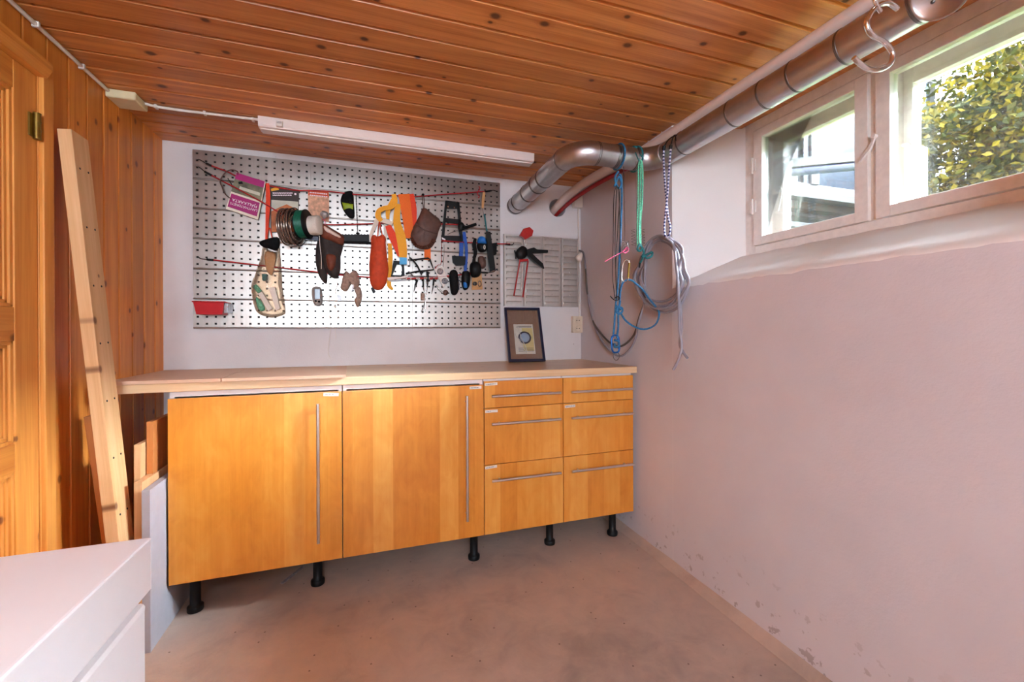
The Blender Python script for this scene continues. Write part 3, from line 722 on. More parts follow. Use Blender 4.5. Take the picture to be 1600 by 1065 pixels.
# leaning picture frame
fr = empty('picture_frame', (.87, 2.37, .908), 'navy framed print leaning on the back wall', 'picture')
bl, br_ = Vector((.768, 2.372, .907)), Vector((.990, 2.350, .907))
ex = (br_-bl).normalized(); nx = ex.cross(Vector((0, 0, 1))).normalized()      # points to the room
if nx.y > 0: nx = -nx
tilt = math.atan2(.125, .325); ez = (Vector((0, 0, 1))*math.cos(tilt)-nx*math.sin(tilt)).normalized(); en = ex.cross(ez)
if en.y > 0: en = -en
fw_, fh = (br_-bl).length, .345
def fp(u, v, d_): return bl+ex*(u*fw_)+ez*(v*fh)+en*d_
def fbox(mb, u0, u1, v0, v1, d0, d1): mb.prism([fp(u, v, d0) for u, v in ((u0, v0), (u1, v0), (u1, v1), (u0, v1))], en*(d1-d0))
b = MB(); k = .062; kv = .042
for q in ((0, 1, 0, kv), (0, 1, 1-kv, 1), (0, k, kv, 1-kv), (1-k, 1, kv, 1-kv)): fbox(b, *q, .004, .020)
b.build('frame', M['navy'], fr)
b = MB(); fbox(b, k*.8, 1-k*.8, kv*.8, 1-kv*.8, .004, .008); b.build('mat_board', M['mat'], fr)
b = MB(); fbox(b, .22, .76, .14, .69, .008, .009); b.mi = 1; fbox(b, .44, .74, .20, .62, .009, .0094); b.mi = 2
b.lathe([(.040, 0), (.040, .0006), (.032, .0007)], fp(.50, .44, .0095), en, 28); b.mi = 3; b.lathe([(.030, 0), (.030, .0006), (.020, .0007)], fp(.50, .44, .0102), en, 28); b.mi = 2
for v in (.19, .215, .24, .63, .65): fbox(b, .30, .72, v, v+.008, .0094, .0098)
b.build('print', [M['paper'], M['printyellow'], M['screen'], M['printblue']], fr)
b = MB(); b.tube(smoothpath([fp(*c, .0125) for c in ((.33, .68), (.26, .60), (.26, .48), (.34, .40), (.46, .22), (.52, .16), (.48, .30), (.40, .42), (.36, .56), (.33, .66))], 5), .0022, 8); b.build('cord', M['cottonwhite'], fr)
b = MB(); fbox(b, k*.9, 1-k*.9, kv*.9, 1-kv*.9, .0155, .0162); b.build('glass_pane', M['pictureglass'], fr)
# ================================================================== steel tool board
tb = empty('tool_board', (-.03, D, 1.11), 'perforated galvanised steel tool board covering the back wall', 'tool board')
CX = (-.8265, -.2945, .2325, .7585); ZR = [1.9960, 1.8485, 1.7020, 1.5535, 1.4040, 1.2555, 1.1095]
YP = D-.024
def panel(x0, x1, z0, z1):
    b = MB(); g = .0006; x0 += g; x1 -= g; z1 -= .0006; zl = z0+.0095; hs = .0054
    nc, nr = 14, 4; px_ = (x1-x0)/nc; pz = (z1-zl)/nr
    xs = [x0]; zs = [zl]
    for i in range(nc): c = x0+px_*(i+.5); xs += [c-hs, c+hs]
    xs.append(x1)
    for i in range(nr): c = zl+pz*(i+.5)-.001; zs += [c-hs*.9, c+hs*.9]
    zs.append(z1)
    V = [[b.v((x, YP, z)) for x in xs] for z in zs]; B = {}
    for j in range(len(zs)-1):
        for i in range(len(xs)-1):
            q = [V[j][i], V[j][i+1], V[j+1][i+1], V[j+1][i]]
            if i % 2 and j % 2:
                w = [b.v(c.co+Vector((0, .004, 0))) for c in q]
                for k in range(4): b.f([q[k], q[(k+1) % 4], w[(k+1) % 4], w[k]])
            else: b.f(q)
    def strip(ps):
        rows = [[b.v((x, y, z)) for x in (x0, x1)] for y, z in ps]
        for A, C in zip(rows, rows[1:]): b.f([A[0], A[1], C[1], C[0]])
    strip([(YP, zl), (YP+.006, zl-.001), (YP+.006, zl-.0022), (YP-.001, zl-.0036), (YP-.0016, z0+.004), (YP-.001, z0+.0022), (YP+.004, z0+.0006), (D-.002, z0+.0006)])
    strip([(YP, z1), (YP+.001, z1+.0004), (D-.002, z1+.0004)])
    for x in (x0, x1):
        q = [b.v(p) for p in ((x, YP, z0), (x, YP, z1), (x, D-.002, z1), (x, D-.002, z0))]; b.f(q)
    b.mi = 1; b.f([b.v(p) for p in ((x0, YP+.0075, zl+.002), (x1, YP+.0075, zl+.002), (x1, YP+.0075, z1-.001), (x0, YP+.0075, z1-.001))])  # dark sheet stands in for the shade behind the holes
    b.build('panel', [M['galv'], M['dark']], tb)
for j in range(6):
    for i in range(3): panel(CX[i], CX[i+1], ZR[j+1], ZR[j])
lv = empty('louvred_panel', (1.04, D, 1.246), 'galvanised louvred bin panel on the wall right of the tool board', 'tool board')
LX = (.7825, .912, 1.040, 1.168, 1.297)
for i in range(4):
    x0, x1 = LX[i]+.0008, LX[i+1]-.0008; b = MB(); z0, z1 = 1.2465, 1.689; y = D-.016
    pr_ = [(x0, D-.002), (x0, y+.003), (x0+.003, y-.002), (x0+.008, y-.002), (x0+.010, y), (x1-.010, y), (x1-.008, y-.002), (x1-.003, y-.002), (x1, y+.003), (x1, D-.002)]
    for (a, c), (d_, e) in zip(pr_, pr_[1:]): b.f([b.v((a, c, z0)), b.v((d_, e, z0)), b.v((d_, e, z1)), b.v((a, c, z1))])
    b.f([b.v(p) for p in ((x0, D-.002, z1), (x1, D-.002, z1), (x1, y, z1), (x0, y, z1))]); b.f([b.v(p) for p in ((x0, D-.002, z0), (x1, D-.002, z0), (x1, y, z0), (x0, y, z0))])
    for k in range(12):
        zc = z0+.020+k*.0365; xa, xb = x0+.014, x1-.014
        t_ = [(xa, y, zc+.011), (xb, y, zc+.011)]; m_ = [(xa+.003, y-.008, zc+.006), (xb-.003, y-.008, zc+.006)]; l_ = [(xa+.002, y-.009, zc-.004), (xb-.002, y-.009, zc-.004)]; u_ = [(xa, y, zc-.004), (xb, y, zc-.004)]
        T, Mm, Lo, U = ([b.v(p) for p in q] for q in (t_, m_, l_, u_))
        b.f([T[0], T[1], Mm[1], Mm[0]]); b.f([Mm[0], Mm[1], Lo[1], Lo[0]]); b.f([T[0], Mm[0], Lo[0], U[0]]); b.f([T[1], Mm[1], Lo[1], U[1]])
    for k in (1, 5, 9): b.lathe([(.006, 0), (.005, .002), (0, .003)], ((x0+x1)/2, y, z0+.039+k*.0365), (0, -1, 0), 14)
    b.build('panel', M['louvre'], lv)
YT = YP-.004                                           # just in front of the board
def TP(pts, dy=0.): return px(pts, YT-dy)
def flat(name, pts, mat, th=.002, dy=0., parent=None):
    b = MB(); b.prism(TP(pts, dy), (0, -th, 0)); return b.build(name, mat, parent)
def soft(name, pts, mat, depth=.02, dy=.004, parent=None, jit=0., sub=3):
    b = MB(); b.puff(smoothpath(TP(pts, dy), sub, True), depth, .003, jit); return b.build(name, mat, parent)
def cord(name, pts, r, mat, dy=.004, parent=None, sub=5, seg=8, dys=None):
    p = TP(pts, dy)
    if dys: p = [q+Vector((0, -e, 0)) for q, e in zip(p, dys)]
    b = MB(); b.tube(smoothpath(p, sub) if sub > 1 else p, r, seg); return b.build(name, mat, parent)
def strap(name, pts, wpx, mat, dy=.006, parent=None, sub=4, nrm=(0, -1, 0), dys=None):
    p = TP(pts, dy)
    if dys: p = [q+Vector((0, -e, 0)) for q, e in zip(p, dys)]
    w = [x/330 for x in wpx] if isinstance(wpx, (list, tuple)) else wpx/330
    if isinstance(w, list):
        p2 = smoothpath(p, sub); n = len(p2); w = [w[min(int(i/sub), len(w)-1)]+(w[min(int(i/sub)+1, len(w)-1)]-w[min(int(i/sub), len(w)-1)])*((i % sub)/sub) for i in range(n)]
    else: p2 = smoothpath(p, sub)
    b = MB(); b.ribbon(p2, w, nrm); return b.build(name, mat, parent)
def thing(name, at, label, cat, group=None): return empty(name, P(at[0], at[1], 'y', YT), label, cat, group)

# bungee cords stretched over the board
def bungee(hook_l, pts, hook_r, dys, label):
    t = thing('bungee_cord', pts[0], label, 'cord')
    cord('cord', pts, .0034, M['redcord'], .012, t, dys=dys)
    for hk_ in (hook_l, hook_r):
        if hk_: cord('hook', hk_[:-1], .0021, M['black'], .006, t, 4); cord('hook_grip', hk_[-2:], .0052, M['black'], .010, t, 1, 10)
bungee([(308, 251), (311, 249), (322, 255), (331, 259)], [(331, 259), (355, 268), (372, 276), (412, 288), (460, 297), (505, 298), (560, 304), (610, 305), (645, 307), (700, 303), (757, 299)], [(776, 299), (771, 297), (766, 298), (758, 299)], None,
       'upper red bungee cord hooked at both ends of the tool board')
bungee([(308, 262), (311, 261), (320, 268), (331, 274)], [(331, 274), (350, 284), (372, 296), (412, 318), (428, 327), (450, 338), (500, 350), (560, 350), (610, 348), (650, 349), (697, 350), (718, 351)], [(730, 356), (726, 352), (722, 352), (717, 351)], [0, 0, .016, .018, .004, .002, 0, 0, 0, 0, 0, 0],
       'middle red bungee cord that crosses the purple map slantwise')
bungee([(311, 402), (314, 404), (323, 405), (334, 406)], [(334, 406), (403, 414), (438, 418), (490, 424), (540, 430), (600, 434), (650, 434), (690, 432), (752, 425)], [(777, 419), (772, 424), (762, 426), (750, 425)], None,
       'lowest red bungee cord, behind the clear bag and the saws')
bungee(None, [(690, 376), (720, 378), (760, 380), (797, 381)], [(803, 379), (801, 382), (797, 382), (790, 381)], None, 'short dark red cord reaching across to the louvred panel')

# purple map, upside down
mp = thing('folded_map', (385, 310), 'magenta folded map hung upside down and tilted', 'map')
b = MB(); c = TP([(371, 271), (416, 285), (404, 344), (354, 327)], .006); b.prism(c, (0, -.012, 0)); b.build('pages', M['paper'], mp)
def qp(u, v, dy): return c[0].lerp(c[1], u).lerp(c[3].lerp(c[2], u), v)+Vector((0, -dy, 0))
def qband(name, v0, v1, mat, u0=0., u1=1., dy=.0122, par=None):
    b = MB(); b.prism([qp(u0, v0, dy), qp(u1, v0, dy), qp(u1, v1, dy), qp(u0, v1, dy)], (0, -.0006, 0)); return b.build(name, mat, par or mp)
qband('cover_band', 0, .17, M['magenta'], .0, .97); qband('cover_picture', .17, .52, M['photo'], .0, .97); cvr = qband('cover', .57, .93, M['magenta'], 0.03, .95)
qband('sky_in_picture', .32, .40, M['haze'], .22, .9, .0129, mp)
def text(name, body, origin, ex, ez, size, mat, parent):
    cu = bpy.data.curves.new(name, 'FONT'); cu.body = body; cu.size = size; cu.align_x = 'CENTER'; cu.align_y = 'CENTER'; cu.extrude = .0002
    o = bpy.data.objects.new(name, cu); COL.objects.link(o); bpy.context.view_layer.update()
    me = bpy.data.meshes.new_from_object(o.evaluated_get(bpy.context.evaluated_depsgraph_get())); bpy.data.objects.remove(o)
    ex = Vector(ex).normalized(); ez = (Vector(ez)-ex*ex.dot(Vector(ez))).normalized(); n_ = ex.cross(ez)
    me.transform(Matrix((ex, ez, n_)).transposed().to_4x4()); me.materials.append(mat)
    o = bpy.data.objects.new(name, me); COL.objects.link(o); wl = Vector(); q = parent
    while q is not None: wl += q.location; q = q.parent
    o.parent = parent; o.location = Vector(origin)-wl; return o
ex_ = c[0]-c[1]; ez_ = c[0]-c[3]                      # reads from the right edge, upside down
text('title', 'FJÄLLKARTA', qp(.50, .70, .0132), ex_, -ez_, .0205, M['whiteink'], mp)
text('title', 'LANTMÄTERIETS', qp(.50, .80, .0132), ex_, -ez_, .0165, M['whiteink'], mp)
# dark wire loop / spectacles behind the map
t = thing('wire_loop', (360, 285), 'tangled dark wire loop around the bungee cords left of the map', 'wire')
cord('wire', [(372, 274), (371, 268), (363, 265), (354, 268), (347, 276), (344, 284), (347, 292), (350, 300), (355, 306), (362, 311)], .0028, M['leather'], .017, t)
cord('wire', [(345, 282), (355, 282), (366, 283), (372, 284)], .0016, M['black'], .016, t); cord('wire', [(356, 278), (360, 285), (364, 291)], .002, M['black'], .019, t)
cord('knob', [(373, 286), (379, 285)], .006, M['black'], .021, t, 1)
# red lanyard, dark book, orange leaflet
t = thing('lanyard', (418, 330), 'orange-red lanyard hanging between the map and the dark booklet', 'strap')
strap('strap', [(418, 286), (419, 310), (418, 335), (416, 375)], [5, 7, 6, 3], M['deeporange'], .022, t)
bk = thing('booklet', (445, 325), 'booklet with dark brown cover top, yellow sticker and orange landscape', 'book')
flat('cover', [(423, 289), (467, 297), (466, 363), (423, 363)], M['darkcover'], .006, .003, bk)
flat('sky', [(424, 312), (466, 315), (466, 330), (424, 330)], M['haze'], .0006, .0092, bk)
flat('landscape', [(424, 330), (436, 324), (448, 319), (458, 324), (466, 328), (466, 362), (424, 362)], M['sunsetprint'], .0006, .0096, bk)
flat('sticker', [(423, 295), (434.5, 292), (436, 296.5), (424, 298.5)], M['stickeryellow'], .0006, .0096, bk)
b = MB()
for y0, x0, x1 in ((300.5, 426, 457), (303.8, 426, 456)):
    x = x0; r = random.Random(int(y0))
    while x < x1: w = r.uniform(1.4, 3.4); b.prism(TP([(x, y0), (min(x+w, x1), y0+.35), (min(x+w, x1), y0+2.1), (x, y0+1.7)], .0097), (0, -.0004, 0)); x += w+.5
b.lathe([(.0055, 0), (.0055, .0005)], P(461.5, 303, 'y', YT-.0097), (0, -1, 0), 14); b.build('title', M['whiteink'], bk)
lf = thing('leaflet', (498, 318), 'pale leaflet with an orange-red top band behind the white spool', 'leaflet')
flat('sheet', [(481, 296), (514, 299.5), (514, 347), (482, 340)], M['mapprint'], .002, .003, lf)
flat('band', [(481.5, 296.5), (513.5, 300), (513.5, 308.5), (481.5, 305)], M['orangeband'], .0006, .0052, lf)
b = MB()
for y0 in (299.6, 303.8):
    x = 484; r = random.Random(int(y0*3))
    while x < 511: w = r.uniform(1.2, 3); b.prism(TP([(x, y0+(x-484)*.1), (x+w, y0+(x+w-484)*.1), (x+w, y0+1.7+(x+w-484)*.1), (x, y0+1.7+(x-484)*.1)], .006), (0, -.0003, 0)); x += w+.6
b.build('heading', M['whiteink'], lf)
# spools on a peg
AX = Vector((.93, -.30, .05)).normalized()
def spool(name, at, r, w, mats, label, dy=.03, core=.45):
    t = empty(name, P(at[0], at[1], 'y', YT-dy), label, 'spool'); o = t.location
    b = MB(); n = 9; prof = [(r*core, -w/2)]
    for k in range(n):
        h0 = -w/2+w*k/n; prof += [(r*.93, h0+.0005), (r*(1.0-.03*(k % 2)), h0+w/n*.5), (r*.93, h0+w/n-.0005)]
    prof.append((r*core, w/2)); b.lathe(prof, o, AX, 32); b.build('windings', mats[0], t); b = MB()
    if len(mats) > 1:
        for s_ in (-1, 1): b.lathe([(r*.2, s_*w*.52), (r*1.05, s_*w*.52), (r*1.05, s_*w*.52+s_*.0025), (r*.2, s_*w*.52+s_*.0025)], o, AX, 32)
        b.build('flange', mats[1], t)
    return t
t = empty('wire_coil', P(455, 355, 'y', YT-.085), 'big coil of brownish clear wire, leftmost of the three spools', 'coil'); b = MB(); _r = random.Random(5); _u = AX.orthogonal().normalized(); _w = AX.cross(_u)
for k in range(15):
    _o = t.location+AX*(-.028+.056*(k/14))+_u*_r.uniform(-.004, .004)+_w*_r.uniform(-.004, .004); rr = .088-.010*(k % 3)+_r.uniform(-.004, .003)
    b.tube([_o+(_u*math.cos(a)+_w*math.sin(a))*rr+AX*.003*math.sin(a+k) for a in [2*math.pi*j/30 for j in range(30)]], .0042, 7, closed=True)
b.build('windings', M['wirebrown'], t)
b = MB(); b.tube(smoothpath([t.location+AX*.031+(_u*math.cos(a)+_w*math.sin(a))*.094 for a in [2*math.pi*j/24 for j in range(20)]], 3), .0022, 6); b.build('loose_end', M['black'], t)
spool('wire_spool', (474, 350), .070, .040, [M['green'], M['black']], 'dark green wire spool with black rims', .075)
spool('thread_spool', (491, 352), .050, .060, [M['cottonwhite']], 'white thread spool to the right of the green one', .06)
b = MB(); o = P(507, 335, 'y', YT-.05); b.lathe([(.006, -.022), (.010, -.012), (.020, -.008), (.022, .004), (.016, .014), (0, .016)], o, (.2, -.5, .85), 7, False); tag(b.build('faceted_plug', M['devicegrey']), 'pale grey faceted plug above the white spool', 'plug')
b = MB(); o = P(487, 372, 'y', YT-.02); b.box(o.x-.035, o.x+.035, o.y-.008, o.y+.008, o.z-.012, o.z+.012, .004); tag(b.build('blue_block', M['navy']), 'small dark blue block under the white spool', 'block')
# crescent reel
t = thing('hand_reel', (543, 320), 'black crescent with a lime band hanging from the upper cord', 'reel')
soft('body', [(541, 299), (549, 298), (552, 303), (553, 318), (554, 338), (548, 341), (541, 335), (535, 325), (532, 313), (536, 302)], M['blackmat'], .018, .006, t)
b = MB(); pp = [(533.3, 316), (545, 316.5), (552.6, 319), (552.8, 329), (537, 328.5)]; b.puff(TP(pp, .008), .019, .002); b.build('lime_band', M['lime'], t)
soft('grip_hole', [(543, 314), (549, 312), (551, 318), (548, 321), (544, 319)], M['black'], .023, .008, t)
# chain and toothed bar
t = thing('hand_chain', (558, 335), 'thin black chain hanging from the upper cord above the toothed bar', 'chain')
b = MB()
for k in range(15):
    o = P(556.5+2.2*k/14, 306+60*k/14, 'y', YT-.010); b.tube([o+Vector((math.cos(a)*.0022, (-1)**k*math.sin(a)*.0008, math.sin(a)*.0066)) for a in [2*math.pi*j/8 for j in range(8)]], .0011, 5, closed=True)
b.build('links', M['black'], t); b = MB(); b.lathe([(0, -.005), (.009, -.002), (.010, .003), (.004, .008), (0, .009)], P(559, 365, 'y', YT-.012), (0, 0, 1), 12); b.build('end_weight', M['black'], t)
t = thing('toothed_bar', (557, 374), 'black toothed bar lying level behind the mitten', 'tool')
b = MB(); top = []
for k in range(19): x = 533+44*k/18; top.append((x, 366+(0 if k % 2 else 1.4)+.3*(x-533)/45))
b.prism(TP(top+[(577, 378), (533, 377)], .004), (0, -.014, 0)); b.build('bar', M['black'], t)
b = MB(); b.tube(TP([(532, 378), (580, 379.5)], .014), .006, 12); b.build('rim', M['blackmat'], t)
# mittens
gl = thing('work_mitten', (520, 395), 'rust-brown leather mitten with pale fleece lining', 'glove')
soft('palm', [(503, 366), (534, 381), (532, 400), (532, 418), (528, 433), (520, 434), (510, 425), (504, 412), (500, 392)], M['glovedark'], .040, .012, gl, .006)
soft('cuff', [(501, 352), (506, 350), (522, 359), (537, 369), (538, 377), (534, 384), (518, 379), (502, 371)], M['glove'], .046, .014, gl, .004)
soft('lining', [(506, 353), (514, 357), (530, 367), (532, 371), (524, 369), (509, 361)], M['fleece'], .012, .055, gl, .003)
soft('thumb', [(510, 398), (524, 399), (524, 414), (518, 423), (512, 418)], M['glove'], .024, .045, gl, .004)
cord('loop', [(504, 352), (503, 343), (507, 343), (508, 352)], .0018, M['pink'], .03, gl)
gl = thing('work_mitten', (504, 412), 'dark grey mitten hanging with its pointed tip down beside the rust one', 'glove')
soft('palm', [(501, 366), (507, 384), (507, 405), (511, 420), (511, 440), (507, 442), (499, 432), (494, 415), (493, 395), (496, 376)], M['glovedark'], .030, .006, gl, .005)
cord('strap', [(499, 368), (500, 385), (502, 402), (502, 420)], .0016, M['cottonwhite'], .042, gl)
# folding ruler
t = thing('folding_rule', (598, 352), 'pale folding rule, half opened, beside the webbing straps', 'ruler')
flat('segment', [(586, 341), (595, 339), (596, 347), (589, 352), (578, 376), (574.5, 374)], M['paper'], .004, .012, t)
flat('segment', [(596, 340), (615, 346), (612, 352.5), (594, 346.5)], M['paper'], .005, .017, t)
flat('segment', [(600, 350), (604, 351), (605, 396), (601, 396)], M['paper'], .004, .010, t)
# webbing
t = thing('webbing_strap', (625, 350), 'bundle of orange and yellow webbing straps draped over the upper cord', 'strap')
strap('orange_webbing', [(631, 303), (635, 330), (638, 352), (638, 372)], [21, 19, 17, 12], M['orange'], .020, t)
strap('red_webbing', [(641, 303), (645, 325), (645, 350), (639, 368)], [13, 14, 12, 9], M['deeporange'], .016, t)
strap('yellow_webbing', [(622, 318), (620, 345), (626, 368), (629, 388), (630, 404)], [9, 13, 17, 16, 13], M['yellow'], .025, t)
strap('orange_webbing', [(606, 352), (613, 368), (620, 386), (624, 400)], [10, 15, 11, 6], M['deeporange'], .022, t)
strap('loop_webbing', [(615, 303), (617, 314), (611, 323), (600, 325), (592, 330), (591, 338), (596, 345)], [8, 10, 9, 8, 9, 10, 7], M['yellow'], .030, t, 5)
strap('loop_webbing', [(606, 342), (606, 330), (610, 320), (616, 308)], [5, 8, 8, 6], M['yellow'], .018, t, 5)
strap('end_tag', [(630, 402), (630, 413)], 13, M['skyblue'], .027, t, 1)
strap('yellow_webbing', [(609, 380), (610, 400), (609, 425), (608, 445), (614, 452)], [7, 8, 8, 8, 3], M['yellow'], .010, t)
strap('orange_webbing', [(668, 376), (668, 406)], 12, M['orange'], .004, t, 1)
# rust pouch
t = thing('drawstring_pouch', (591, 410), 'long rust-red drawstring pouch below the folding rule', 'bag')
soft('bag', [(580, 369), (586, 367), (590, 370), (597, 366), (602, 370), (603, 384), (605, 402), (607, 420), (605, 436), (599, 449), (590, 453), (582, 449), (578, 438), (577, 420), (578, 400), (580, 384)], M['rust'], .044, .012, t, .008)
cord('drawstring', [(590, 372), (591, 358), (593, 346), (595, 358), (598, 370)], .003, M['rust'], .026, t)
# leather pouch
t = thing('leather_pouch', (666, 355), 'brown leather pouch with gathered edge hanging tilted', 'bag')
soft('pouch', [(662, 324), (675, 333), (689, 346), (685, 362), (680, 378), (672, 388), (660, 389), (648, 384), (641, 372), (642, 362), (648, 350), (655, 337)], M['leather'], .034, .012, t, .006)
b = MB()
for k in range(15):
    a = math.radians(188+k*11); q0 = P(661+15*math.cos(a), 369-15*math.sin(a), 'y', YT-.050); q1 = P(661+20*math.cos(a), 369-19.5*math.sin(a), 'y', YT-.024); b.tube([q0, q0.lerp(q1, .5)+Vector((0, -.006, 0)), q1], .0034, 6)
b.build('gathers', M['glove'], t)
cord('flap_seam', [(649, 349), (660, 357), (672, 362), (683, 364)], .0035, M['leather'], .045, t)
cord('hanging_loop', [(662, 326), (660, 312), (661, 304), (663, 312), (663, 326)], .0022, M['leather'], .014, t)
b = MB(); b.lathe([(0, -.008), (.008, -.003), (.008, .003), (0, .008)], P(661, 304, 'y', YT-.018), (0, 0, 1), 10); b.build('knot', M['black'], t)
# black ladder-like frame
t = thing('ladder_frame', (706, 345), 'black plastic frame like a little ladder, narrow at the top', 'frame')
b = MB()
for q in ([(696.5, 314), (716.5, 317), (716.5, 326), (695, 326)], [(693.5, 341), (718, 343.5), (717, 350.5), (694, 347)], [(690.5, 368.5), (721, 369), (722, 378), (690, 375.5)],
          [(695.5, 314), (698.5, 314.5), (693.5, 375), (689, 375)], [(713.5, 316), (717, 317), (723, 377), (718.5, 377)]): b.prism(TP(q, .006), (0, -.014, 0))
b.build('frame', M['black'], t); b = MB()
for q in ((700.3, 322.5), (710, 324)): b.lathe([(.005, 0), (.004, .002), (0, .003)], P(*q, 'y', YT-.020), (0, -1, 0), 12)
b.build('rivet', M['steelbright'], t)
flat('strap_end', [(690.5, 370.5), (696, 373.5), (695.5, 375.5), (690.5, 373.5)], M['white'], .002, .021, t)
t = thing('handled_awl', (730, 356), 'thin steel wire tool with a thick black handle above the blue strap', 'tool')
cord('wire', [(699, 366), (708, 362), (719, 358.5)], .0016, M['gunsteel'], .03, t, 1); cord('handle', [(723, 357), (744, 350)], .0088, M['blackmat'], .034, t, 1, 14)
b = MB(); b.puff(smoothpath(TP([(716, 350), (722, 347), (726, 353), (724, 359), (717, 361)], .024), 3, True), .018); b.build('ferrule', M['black'], t)
# blue strap with buckles, black cases, keys and so on
t = thing('blue_strap', (726, 400), 'blue webbing strap with black buckles hanging at the right of the board', 'strap')
strap('webbing', [(721, 366), (721, 385), (720, 404)], 8, M['bluecloth'], .014, t); strap('webbing', [(725, 362), (729, 390), (728, 410), (727, 424)], 6, M['bluecloth'], .020, t)
b = MB(); b.prism(TP([(706, 400), (727, 401), (726, 414), (712, 415), (707, 410)], .010), (0, -.014, 0)); b.build('buckle', M['black'], t)
soft('case', [(723, 424), (734, 425), (734, 444), (730, 452), (724, 452), (721, 440)], M['black'], .026, .012, t); soft('pad', [(724, 441), (729, 442), (730, 449), (725, 449)], M['bluecap'], .012, .033, t)
t = thing('sheath_knife', (708, 440), 'black oblong sheath below the buckle', 'sheath')
soft('sheath', [(704, 423), (710, 421), (715, 426), (716, 440), (716, 455), (711, 461), (705, 458), (703, 444), (702, 430)], M['blackmat'], .030, .012, t); cord('edge_binding', [(714, 426), (717, 440), (717, 453)], .0025, M['navy'], .02, t)
t = thing('beaded_chain', (719, 430), 'short beaded dark chain between the black sheath and the blue strap', 'chain')
b = MB()
for k in range(7): b.lathe([(0, -.006), (.006, 0), (0, .006)], P(719.5-.4*k, 414+6*k, 'y', YT-.016), (0, 0, 1), 10)
b.build('beads', M['gunsteel'], t)
t = thing('head_torch', (753, 382), 'blue-topped black headlamp near the right edge of the board', 'lamp')
soft('cap', [(746, 380), (747, 372), (752, 369), (758, 372), (760, 381), (753, 382)], M['bluecap'], .030, .014, t); soft('body', [(746, 380), (760, 381), (760, 391), (753, 394), (747, 391)], M['black'], .030, .014, t)
b = MB(); o = P(757, 386, 'y', YT-.046); b.tube([o+Vector((math.cos(a)*.0045, 0, math.sin(a)*.012)) for a in [2*math.pi*j/14 for j in range(14)]], .0018, 6, closed=True); b.build('clip', M['whiteplastic'], t)
strap('head_strap', [(743, 372), (741, 382), (743, 394), (741, 404), (740, 416)], [5, 8, 7, 6, 8], M['blackmat'], .016, t)
t = thing('leather_case', (747, 428), 'dark rounded leather case with brass ring, lowest of the bunch', 'case')
soft('case', [(735, 412), (742, 408), (750, 412), (752, 424), (748, 432), (738, 433), (734, 424)], M['black'], .036, .012, t, .004); soft('lobe', [(747, 402), (754, 400), (759, 406), (759, 416), (754, 420), (748, 416)], M['leather'], .030, .010, t, .004)
flat('backing_card', [(737, 432), (752, 426), (754, 452), (737, 453)], M['tan'], .004, .003, t); b = MB(); o = P(742, 443, 'y', YT-.016); b.lathe([(.004, -.008), (.012, -.008), (.012, .006), (.004, .006)], o, (.3, -.9, 0), 16)
b.tube([P(749.5, 443, 'y', YT-.016)+Vector((math.cos(a)*.010, 0, math.sin(a)*.016)) for a in [2*math.pi*j/16 for j in range(16)]], .0022, 6, closed=True); b.build('ring', M['gunsteel'], t)
t = thing('teal_saw_knife', (762, 375), 'slim tool with teal shaft and long black handle, hung by a tan loop', 'tool')
cord('shaft', [(757, 335), (759, 350), (761.5, 366)], .0052, M['teal'], .022, t, 1, 10); b = MB(); b.prism(TP([(759, 362), (765, 363), (769, 392), (773, 422), (764, 425), (761, 395)], .012), (0, -.020, 0)); b.build('handle', M['black'], t)
strap('loop', [(756.5, 300), (755, 312), (754, 325)], [5, 6, 4], M['tan'], .020, t); cord('string', [(754, 325), (756, 336)], .0012, M['gunsteel'], .021, t, 1)
b = MB(); b.lathe([(0, -.006), (.0075, 0), (0, .006)], P(752, 338, 'y', YT-.020), (1, 0, -.3), 10); b.build('screw', M['black'], t)
b = MB(); b.prism(TP([(767, 381), (775, 380), (774, 398), (768, 400)], .004), (0, -.024, 0)); tag(b.build('black_case', M['blackmat']), 'small flat black case beside the teal-shafted tool', 'case')
t = thing('red_carabiner', (748, 298), 'tiny bright red S-hook on the right end of the upper cord', 'hook'); cord('hook', [(748, 291), (750, 294), (747.5, 298), (746, 303), (749, 307), (747, 309)], .0026, M['red'], .020, t)
# saws, blades and scissors
t = thing('hack_saw', (618, 420), 'small black saw frame with a white handle left in the bunch of tools', 'saw')
b = MB()
for q in ([(614.5, 407), (626, 408), (626, 413), (620, 413), (613, 430), (611, 430)], [(627.5, 413), (631, 413), (632, 431), (625.5, 433), (628, 425)], [(611, 430), (626, 431), (626, 433), (610, 432)]): b.prism(TP(q, .008), (0, -.012, 0))
b.build('frame', M['black'], t); flat('handle', [(605, 434), (637, 430), (637, 434), (606, 438)], M['whiteplastic'], .012, .008, t); flat('blade', [(606, 438.5), (655, 434), (655, 436), (612, 440)], M['gunsteel'], .002, .010, t)
t = thing('coping_saw', (660, 415), 'black bow frame of a coping saw right of the white-handled saw', 'saw')
fp_ = TP([(641, 406), (658, 404), (669, 403), (672, 405), (675, 414), (677.5, 421), (665, 422.5), (650, 424), (634, 427)], .020); b = MB(); b.tube(fp_, .0042, 8); b.build('frame', M['black'], t)
t = thing('bent_pliers', (652, 417), 'black curved plier arm crossing the coping saw', 'tool')
cord('arm', [(640, 402), (646, 407), (652, 415), (656, 423), (659, 429)], [.0035], M['black'], .030, t) if False else cord('arm', [(640, 402), (646, 407), (652, 415), (656, 423), (659, 429)], .0046, M['black'], .030, t)
cord('wire', [(639, 396), (640, 408), (641, 415)], .0018, M['gunsteel'], .03, t, 1); cord('jaw', [(639, 424), (645, 430), (649, 432)], .003, M['gunsteel'], .024, t)
